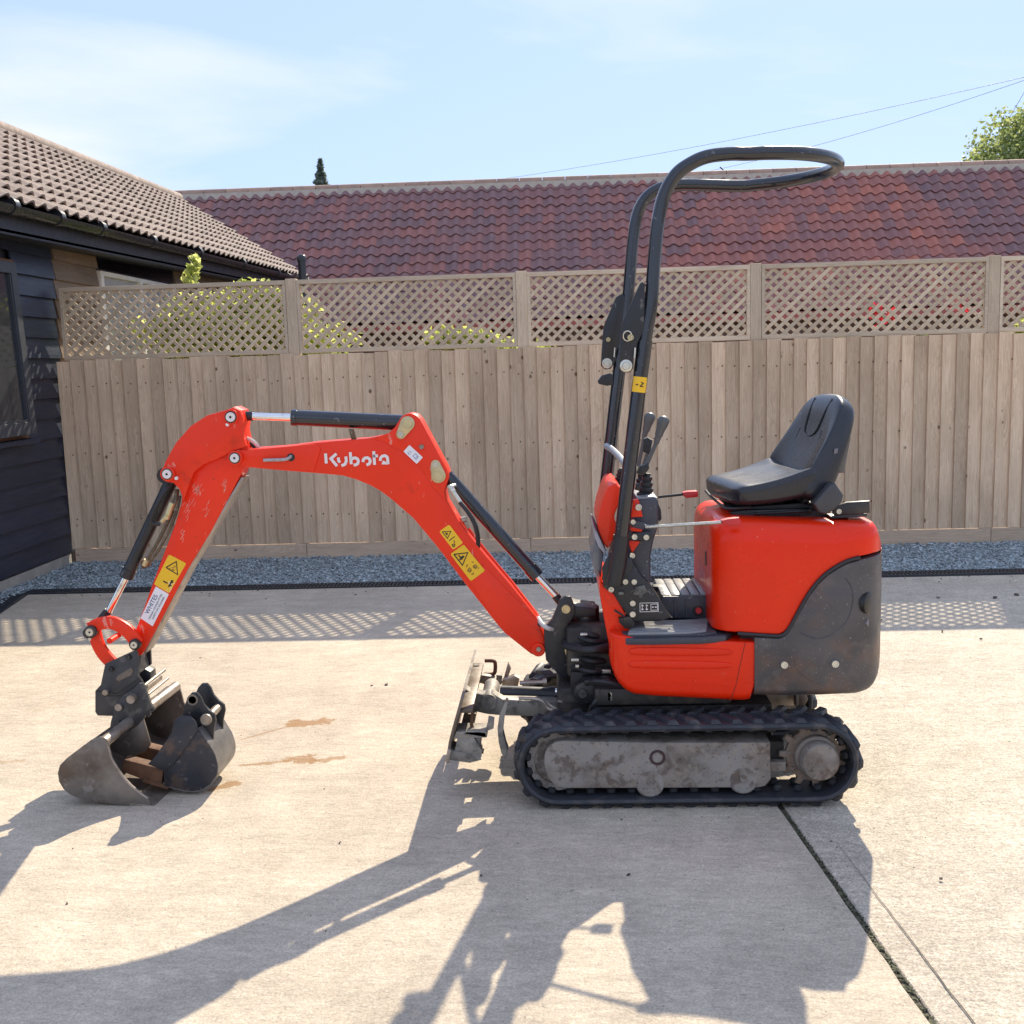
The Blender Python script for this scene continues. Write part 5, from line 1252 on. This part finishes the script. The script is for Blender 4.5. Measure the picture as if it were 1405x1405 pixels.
part('cable', tbm([P(887, 805, 3.90), P(896, 815, 3.89), P(904, 828, 3.885), P(913, 840, 3.885), P(922, 847, 3.90)], .0022, 6, 4), ZINC)

# ---- control column
part('control_column', prism([(872, 690), (876, 684), (900, 682), (903.5, 688), (904, 710), (902, 726), (897, 742), (893, 762), (893, 800), (886, 812), (866, 812), (858, 790), (864, 740)], 3.90, 4.36, .012, 3), PLAST)
part('column_base', prism([(826, 795), (838, 780), (848, 770), (866, 768), (880, 790), (893, 803), (903, 818), (914, 838), (921, 847), (905, 853), (868, 853), (850, 829), (840, 812), (832, 808)], 3.86, 3.90, .004), STEELB)
part('column_shroud', prism([(842, 790), (850, 760), (866, 768), (880, 790), (886, 815), (888, 852), (868, 852)], 3.90, 4.36, .01), PLAST)
hc = part('head_cover', prism(smooth2([(846, 664.5), (836, 667), (829, 682), (823, 703), (820.5, 722), (824, 736), (831, 750), (836, 751), (842, 738), (846, 722), (843, 708), (850, 690), (853, 672)], 3), 3.93, 4.33, .018, 3), RED)
part('front_guard', merge(prism([(816, 727), (820, 732), (829, 752), (832, 757), (829, 760), (821, 750), (816, 737)], 3.90, 4.36, .004)), mat('pale_guard_edge', (.33, .33, .36), .45))
part('light_lens', prism([(817, 740), (828, 760), (824, 797), (815, 786), (812, 762)], 3.94, 4.33, .008), mat('dull_headlamp', (.16, .165, .18), .2, var=.2))
part('red_bracket', prism([(868, 686), (876, 685), (882, 709), (866, 710)], 3.875, 3.90, .002), RED2)
part('red_bracket', prism([(862, 741.5), (878.5, 743), (867, 759.5)], 3.873, 3.90, .002), RED2); part('red_bracket', prism([(865, 722), (882, 726), (880, 730), (866, 729)], 3.873, 3.9, .002), RED2)
part('lever_bracket', prism([(864, 714), (882, 716), (886, 722), (882, 727), (866, 723)], 3.865, 3.88, .002), PLAST)
part('support_plate', prism([(862, 732), (893, 729), (897, 736), (892, 742), (862, 742)], 3.868, 3.885, .003), STEELB)
bolts([(876, 696, 4.8), (868.5, 716, 3.6), (870.5, 736.5, 4.2), (886.5, 737, 4.2), (867.5, 762, 4.0)], 3.866, D)
bolts([(858, 798, 4), (870, 798, 4), (838.5, 808.5, 4.2), (868, 827.5, 4.2), (868, 842.5, 4.4)], 3.858, D)
lab = sticker('lever_diagram', [(877, 826.5), (903.5, 826), (904, 840), (877.5, 840.5)], 3.8595, INK, D, 1.2)
part('print', strokes([[(878, 827.5), (903, 827), (903.3, 839), (878.2, 839.5), (878, 827.5)], [(881, 829), (881.3, 837.5)], [(887, 829), (887.3, 837.5)], [(893, 829), (902, 828.7), (902.2, 837), (893.2, 837.4), (893, 829)]], .7, 3.8572, .0006), LOGO, lab, None)
part('print', strokes([[(880, 831), (883, 831)], [(880, 836), (883, 836)], [(886, 831), (889, 831)], [(886, 836), (889, 836)], [(894.5, 833), (897, 833)], [(898.5, 833), (901, 833)]], 1.5, 3.8572, .0006), LOGO, lab, None)
part('pedal_lock', merge(prism([(849, 848), (866, 846), (871, 856), (868, 862), (858, 863), (850, 855)], 3.85, 3.90, .004), rod(P(843, 837, 3.85), P(857, 846, 3.85), .004, 8)), MUDB)
part('bracket_bump', merge(prism([(872, 806), (884, 803), (888, 812), (880, 818), (868, 816)], 3.848, 3.86, .003), box(P(852, 814, 3.852), (.02, .015, .012), .004), box(P(879, 818, 3.852), (.014, .015, .012), .004)), mat('muddy_paint', (.13, .125, .11), .7, var=.5, vscale=40))
# levers
def bellows(cx_, cy_, Y, h=.085, r=.030):
    pr = [(0, r)]
    for k in range(4): pr += [(h*(k+.15)/4, r*(1.06-.14*k)), (h*(k+.6)/4, r*(1.06-.14*k)), (h*(k+.85)/4, r*(.80-.13*k))]
    pr += [(h*1.05, r*.38), (h*1.05, .001)]
    return lathe(P(cx_, cy_, Y), (.12, 0, 1), pr, 20)
def joystick(kx, ky, gx_, gy_, bx, by, Y):
    lv = part('control_lever', rod(P(gx_, gy_, Y), P(bx, by, Y), .0075, 12), GRIP)
    a, b = P(kx, ky, Y), P(gx_, gy_, Y); d = b-a; L = d.length
    part('grip', lathe(a-d.normalized()*.012, d, [(0, .002), (.003, .012), (.010, .0205), (.020, .0225), (.036, .0205), (.052, .0165), (.075, .0145), (L-.01, .0125), (L+.02, .0095)], 22), GRIP, lv)
    return lv
joystick(911, 575, 901, 606, 884, 645, 3.98); joystick(892.5, 570, 884.5, 597, 876, 640, 4.28)
lv = part('control_lever', rod(P(889, 620, 4.06), P(878, 650, 4.06), .006, 10), GRIP); part('grip', prism([(884, 602), (889, 600), (895.5, 604), (892, 624), (882, 620)], 4.04, 4.08, .005), RUBB, lv)
part('bellows', bellows(885, 682, 3.985), RUBB); part('bellows', bellows(879, 677, 4.27), RUBB); part('bellows', bellows(850, 664, 4.25, .06, .022), RUBB)
part('lever_base', merge(prism([(878, 640), (890, 636), (891, 643), (884, 652), (874, 650)], 3.96, 4.0, .003), prism([(872, 664), (880, 664), (878, 674), (871, 672)], 3.9, 3.93, .003)), STEELB)
part('column_top', prism([(874, 683), (896, 680), (902, 683), (902, 688), (875, 688)], 3.905, 4.35, .004), MATTR)
part('side_cover', prism([(903, 690), (907, 700), (908, 712), (905, 716), (903, 712)], 4.0, 4.03, .003), RUBB)
rl = part('red_lever', rod(P(903, 682, 4.22), P(939, 678, 4.22), .0055, 10), STEELB); part('grip', prism([(937, 676), (942, 674.5), (956, 673.5), (958.5, 676), (958, 682), (942, 684), (938, 681)], 4.20, 4.235, .005), REDTIP, rl)
rl = part('red_lever', tbm([P(880, 718, 3.88), P(887, 722, 3.87), P(895, 722.5, 3.86), P(990, 716.5, 3.782)], .0062, 10, 3), ZINC); part('grip', prism([(990, 714), (998, 712), (1014, 710), (1017, 714), (1016, 720), (1001, 722), (992, 719)], 3.765, 3.797, .005), REDTIP, rl)
part('grab_handle', tbm([P(832, 612, 4.32), P(840, 617, 4.22), P(851, 628, 4.05), P(860, 640, 3.92)], .0125, 12, 3), mat('grey_handle', (.30, .315, .335), .4))

# ---- roll bar
NY, FY2 = 3.83, 4.43
near_pts = [(850, 762), (861.5, 660), (875.7, 540), (886, 462), (893, 420), (896.8, 369), (901, 320), (905, 292), (911, 269), (920, 250), (931, 236), (945, 226), (962, 217.5), (980, 213), (1005, 210.8), (1022, 211), (1075, 212)]
far_pts = [(826, 715), (832, 660), (843.5, 560), (851, 495), (861, 413), (865, 369), (868.5, 330), (873, 300), (880, 281), (890, 268), (902, 260), (916, 256), (940, 253.5), (985, 253.5), (1000, 254.0), (1020, 255)]
npts = [P(x, y, NY) for x, y in near_pts]; fpts = [P(x, y, FY2) for x, y in far_pts]
XC_ = P(1062, 212, NY).x-.02; XEX = P(1146, 230, (NY+FY2)/2).x; z0_, z1_ = npts[-2].z, fpts[-1].z
npts = npts[:-1]; fpts = fpts[:-3]; RL = (FY2-NY)/2
loop = [Vector((XC_-.03, NY, z0_))]
for k in range(15):
    a = math.pi*k/14; loop.append(Vector((XC_+(XEX-XC_)*math.sin(a), (NY+FY2)/2-RL*math.cos(a), z0_+(z1_-z0_)*k/14)))

rbp = catmull(npts+loop+fpts[::-1], 4)
rbar = part('roll_bar', tube(rbp, .0235, 20), TUBEB)
slv = [P(x, y, NY) for x, y in near_pts[:3]]+[P(884.5, 475, NY)]
part('sleeve', tbm([slv[0], slv[1], slv[2], P(885.2, 467, NY)], .0262, 20), TUBEB, rbar)
part('sleeve', tbm([P(826, 715, FY2), P(832, 660, FY2), P(843.5, 560, FY2), P(852, 488, FY2)], .0262, 20), TUBEB, rbar)
part('socket', tbm([P(853, 735, NY), P(848, 775, NY), P(843, 800, NY+.01)], .030, 18), STEELB, rbar)
part('foot_plate', prism([(826, 780), (838, 757), (849, 765), (868, 765), (868, 780), (852, 800), (840, 814), (828, 806)], 3.80+.055, 3.872, .003), STEELB, rbar)
hp = [(878, 389), (881.5, 386.5), (885, 390), (884, 452), (875, 470), (872, 487), (869.5, 492), (869, 505), (864, 511), (857, 511.5), (850.5, 507), (849.5, 497), (853, 445), (857, 434), (864, 420)]
hg = part('hinge_plate', prism(hp, NY-.020, NY-.010, .002), STEELB, rbar)
hq = part('hinge_plate', prism(hp, NY+.012, NY+.022, .002), STEELB, rbar)
fpn = [(851, 404), (855, 403), (858, 410), (852, 470), (846, 482), (845, 495), (838, 506), (830, 507), (824.5, 502), (825, 490), (828, 448), (845, 408)]
part('hinge_plate', prism(fpn, FY2-.02, FY2-.01, .002), STEELB, rbar); part('hinge_plate', prism(fpn, FY2+.012, FY2+.022, .002), STEELB, rbar)
for cx_, cy_, r, Yq in ((859, 502, 8.5, NY-.021), (833, 498.7, 7, FY2-.021)):
    part('bolt', merge(pin(cx_, cy_, Yq, r, .006), pin(cx_, cy_, Yq-.006, r*.62, .012, False)), ZINC, rbar)
bolts([(865, 463, 4.5)], NY-.021, rbar, BRASS); bolts([(834.5, 466, 3.2)], FY2-.021, rbar, BRASS)
part('locking_ring', tbm([P(861+6*math.cos(a), 461+7*math.sin(a), NY-.03+.004*math.sin(a)) for a in [k*.55 for k in range(12)]], .0022, 6), ZINC, rbar)
part('split_pin', merge(rod(P(871.5, 477, NY-.026), P(870.5, 491, NY-.026), .0035, 8), rod(P(843.5, 477, FY2-.026), P(842.5, 490, FY2-.026), .003, 8)), ZINC, rbar)
part('stop_tab', prism([(820, 523), (826, 515), (838, 512), (842, 515), (841, 528), (833, 529.5), (822, 527)], FY2-.02, FY2+.02, .003), STEELB, rbar)
part('side_strip', prism([(899, 427), (900.5, 427), (896.5, 456), (895.2, 456)], NY-.004, NY+.004, 0), WHITE, rbar)
# yellow label wrapped on the tube
a_, b_ = P(878.4, 517, NY), P(875.8, 538, NY); ax_ = (b_-a_).normalized(); u_ = ax_.cross(Vector((0, 1, 0))).normalized(); V, F = [], []
for i, p in enumerate((a_, b_)):
    for k in range(9):
        an = math.radians(-62+124*k/8); V.append(p+Vector((0, -1, 0))*math.cos(an)*.0270+u_*math.sin(an)*.0270)
for k in range(8): F.append((k, k+1, 9+k+1, 9+k))
yl = part('warning_label', (V, F), YEL, rbar); yl['label'] = 'yellow label wrapped on the near post'
part('pictogram', strokes([[(872, 527.5), (876, 528)], [(878, 530), (883, 526), (879.5, 524.5)], [(878, 530), (883, 530.5)]], 1.3, NY-.0279, .0005), INK, yl, None)

# ---- engine cover
hx0 = P(950, 760, 4.42).x
xs_ = [hx0+v for v in (0, .004, .012, .025, .045, .07, .10)]
ztop = tabz([(985, 703), (1005, 704), (1060, 706), (1135, 708), (1184, 709), (1190, 716), (1196, 732), (1201, 750)], 4.0)
arch = [(1012, 869), (1040, 871), (1069, 872.5), (1079, 867), (1087, 855), (1096, 838), (1108, 817), (1122, 798), (1136, 785), (1150, 776), (1164, 769), (1180, 765), (1201, 762)]
zarch = tabz(arch, YN)
XREAR = P(1201.5, 800, 4.05).x
def plan_hw(x):
    f = min(1, max(0, (x-hx0)/.10)); a = math.sqrt(max(0, 1-(1-f)**2)); hw = HW*(.72+.28*a)
    xr = XREAR-.16
    if x > xr: hw *= math.sqrt(max(.05, 1-((x-xr)/.17)**2))*.45+.55*max(0, 1-((x-xr)/.165)**4)**.5 if x < XREAR else .3
    return hw
xs = xs_+[hx0+.10+(XREAR-.004-hx0-.10)*i/44 for i in range(1, 45)]
sts = []
for x in xs:
    f = min(1, (x-hx0)/.09); round_f = (1-math.sqrt(max(0, 1-(1-f)**2)))*.05
    zt_ = interp(x, ztop)-round_f; zb_ = interp(x, zarch)+.004
    zb_ = min(zb_, zt_-.02); sts.append((x, plan_hw(x), zb_, zt_, .075, .006))
ec = part('engine_cover', None if False else loft([[Vector((0, 0, 0))]*4]) if False else box((0, 0, -5), (.01, .01, .01)), RED2) if False else body(sts, 'engine_cover', RED2)
part('front_slot', merge(prism([(966, 757), (972, 755), (971, 775), (966.5, 777)], 4.3, 4.42, 0)), INK, ec) if False else None
pq = PX(968.5, 766, hx0-.001)
part('front_slot', box((hx0, pq.y, pq.z), (.006, .022, .055), .002), INK, ec)
part('cover_ridge', tbm([P(994, 722, 3.97), P(1000, 727, 3.93), P(1009, 738, 3.86)], .008, 8, 3), RED2, ec)
zn = P(1080, 955.5, YN).z
cwb = tabz([(1033, 955), (1080, 956), (1120, 955.5)], YN)+[(P(x, 900, 4.06).x, zn+d) for x, d in ((1150, .002), (1166, .010), (1176, .024), (1184, .045), (1190, .075), (1195, .115), (1199, .17))]
cwx0 = P(1035, 920, YN).x
zarch2 = [(x, z-.008) for x, z in zarch]
sts = []
XR2 = XREAR+.004
for i in range(46):
    x = cwx0+(XR2-cwx0)*i/45
    zl = None
    zt_ = interp(x, zarch2); zb_ = interp(x, cwb)
    hw = plan_hw(min(x, XREAR-.003))+.006
    sts.append((x, hw, min(zb_, zt_-.03), zt_, .006, .030))
cw = body(sts, 'counterweight', IRONC)
part('edge_seal', tbm([P(x, y, YN-.004) for x, y in arch[:-1]], .0065, 8, 2), RUBB)
part('recess', merge(tbm([P(x, y, YN-.006) for x, y in smooth2([(1098, 868), (1120, 876), (1145, 869), (1163, 850), (1170, 825), (1168, 805), (1160, 793)], 3)], .0022, 6), tbm([P(x, y, YN-.006) for x, y in smooth2([(1090, 905), (1095, 920), (1110, 932), (1125, 938)], 3)], .0022, 6)), IRONC, cw)
for cx_, cy_ in ((1076, 912), (1145.7, 910.7)):
    part('bolt_recess', pin(cx_, cy_, YN-.004, 7.2, .0035, False), INK, cw); part('bolt', pin(cx_, cy_, YN-.008, 5.4, .012), ZINC, cw)
hy = YN
while hy < YC and abs(YC-hy) > plan_hw(P(1191, 827, hy).x)+.004: hy += .002
part('tow_eye', lathe(P(1191, 827, hy), (.75, -.66, 0), [(-.010, .040), (.004, .040), (.006, .037), (.006, .001)], 20), INK, cw)
part('reflector', lathe(P(1190, 854, hy), (.75, -.66, 0), [(-.006, .016), (.004, .016), (.005, .001)], 4), GREYI, cw)
part('body_floor', box2((.26, YN+.06, .40), (XREAR-.22, YFAR-.06, .52)), MUDB)
part('inner_shell', box2((hx0+.10, YN+.05, .50), (XREAR-.24, YFAR-.05, .88)), MUDB)

# ---- seat
seat = part('seat', prism([(1000, 697), (1100, 690), (1120, 694), (1118, 706), (1080, 710), (1030, 712), (1012, 706)], 3.99, 4.28, .006), RUBB)
def pad(path, nm, parent, n=28, ex=3.2, bol=.03, bpow=4):
    """path: (centre, normal, halfwidth, thickness, bolster)"""
    rings = []
    for c, nn, hw, th, bo in path:
        r = []
        for k in range(n):
            a = 2*math.pi*k/n; ca, sa = math.cos(a), math.sin(a)
            y = hw*math.copysign(abs(ca)**(2/ex), ca); q = th/2*math.copysign(abs(sa)**(2/ex), sa)
            if q > 0: q += bo*abs(y/hw)**bpow
            r.append(c+Vector((0, y, 0))+nn*q)
        rings.append(r)
    bm = loft(rings); bmesh.ops.transform(bm, matrix=SROT, verts=bm.verts)
    o = part(nm, bm, VINYL, parent, 70)
    m = o.modifiers.new('smooth', 'SUBSURF'); m.levels = 1; m.render_levels = 1
    return o
SY = 4.13
sc_ = P(1085, 680, SY)
SROT = Matrix.Translation(sc_) @ Matrix.Rotation(math.radians(9), 4, 'Z') @ Matrix.Translation(-sc_)
cf0, cf1 = P(982, 672, SY), P(1096, 655, SY)
cush = []
for i in range(13):
    f = i/12; c = cf0.lerp(cf1, f); c = c+Vector((0, 0, -.012*math.sin(math.pi*f)))
    e = min(1, f/.10+.05); e = math.sqrt(max(0, 1-(1-min(1, e))**2)); e2_ = min(1, (1-f)/.08+.25)
    th = .075*(.35+.65*e)*(.6+.4*e2_)+.015*f
    up_ = Vector((-.12, 0, 1)).normalized()
    cush.append((c+Vector((0, 0, -.010*(1-e))), up_, (.212+.02*f)*(.90+.10*e), th*1.15, .012+.040*f))
pad(cush, 'cushion', seat)
b0, b1 = P(1090, 682, SY), P(1147, 541, SY)
back = []
for i in range(15):
    f = i/14; c = b0.lerp(b1, f)+Vector((.014*math.sin(math.pi*f), 0, 0))
    nn = Vector((-.93, 0, .36)).normalized()
    e = math.sqrt(max(0, 1-max(0, (f-.80)/.20)**2)); hw = (.232-.060*f**1.8)*(.42+.58*e); th = (.105-.02*f)*(.35+.65*e)
    back.append((c, nn, hw, th, .060*max(0, 1-abs(f-.30)/.62)+.006))
bk = pad(back, 'backrest', seat)
def bp(f, y, o):
    c = b0.lerp(b1, f)+Vector((.014*math.sin(math.pi*f), 0, 0)); nn = Vector((-.93, 0, .36)).normalized(); return SROT @ (c+Vector((0, y, 0))+nn*o)
part('seam', tbm([bp(.93, -.08, .034), bp(.80, -.072, .045), bp(.62, -.058, .0485), bp(.57, -.03, .0485), bp(.56, 0, .0485), bp(.57, .03, .0485), bp(.62, .058, .0485), bp(.80, .072, .045), bp(.93, .08, .034)], .0030, 6, 4), INK, seat)
for sy_ in (-1, 1): part('seam', tbm([bp(f_, sy_*(.125-.03*f_), .0485-.004*f_) for f_ in (.22, .32, .42, .52, .62)], .0035, 6), INK, seat)
part('back_shell', prism([(1138, 604), (1161, 600), (1150, 646), (1133, 648), (1110, 690), (1100, 690)], 4.0, 4.26, .006), RUBB, seat)
part('belt_reel', prism([(1156, 598), (1168, 599), (1158, 650), (1144, 648)], 3.97, 4.02, .004), mat('reel_plastic', (.13, .125, .12), .5), seat)
part('label_tab', prism([(1145, 616), (1150, 615), (1149, 622), (1144, 623)], 3.925, 3.945, .001), GREYI, seat)
part('seat_rail', merge(prism([(1000, 703), (1022, 700), (1115, 698), (1112, 706), (1040, 712), (1014, 712)], 3.96, 3.985, .003), rod(P(1018, 712, 3.93), P(1030, 720, 3.92), .005, 8), rod(P(1035, 705, 3.96), P(1110, 701, 3.96), .006, 8)), STEELB, seat)
part('front_lip', tbm([P(968, 673, 4.33), P(976, 682, 4.25), P(992, 695, 4.0), P(1000, 698, 3.94), P(1030, 696, 3.925)], .005, 8, 3), RUBB, seat)
part('seat_base', prism([(1020, 704), (1120, 700), (1165, 706), (1165, 712), (1020, 716)], 3.97, 4.30, .004), MUDB)
part('arm_stop', merge(prism([(1060, 640), (1066, 634), (1072, 628), (1070, 634), (1062, 642)], 4.34, 4.38, .001), prism([(1054, 632), (1067, 624), (1068, 631), (1058, 639)], 4.36, 4.4, .003)), RUBB, seat)
part('belt_buckle', prism([(1117, 691), (1140, 665), (1147, 664), (1158, 680), (1155, 690), (1143, 702), (1133, 706), (1124, 703)], 3.86, 3.93, .008, 3), mat('buckle_plastic', (.06, .06, .062), .5))
part('belt_anchor', merge(prism([(1142, 704), (1147, 695), (1162, 689), (1193, 687), (1194, 704), (1160, 707), (1146, 708)], 3.90, 3.915, .003), prism([(1140, 708), (1190, 705), (1190, 709), (1140, 712)], 3.9, 4.0, .002)), STEELB)
bolts([(1150.5, 701.5, 3.8)], 3.90, D)
part('pale_bracket', prism([(1097, 693), (1110, 690), (1122, 700), (1126, 707), (1112, 705)], 4.02, 4.05, .002), PIPE)  # small bracket in plain pale steel
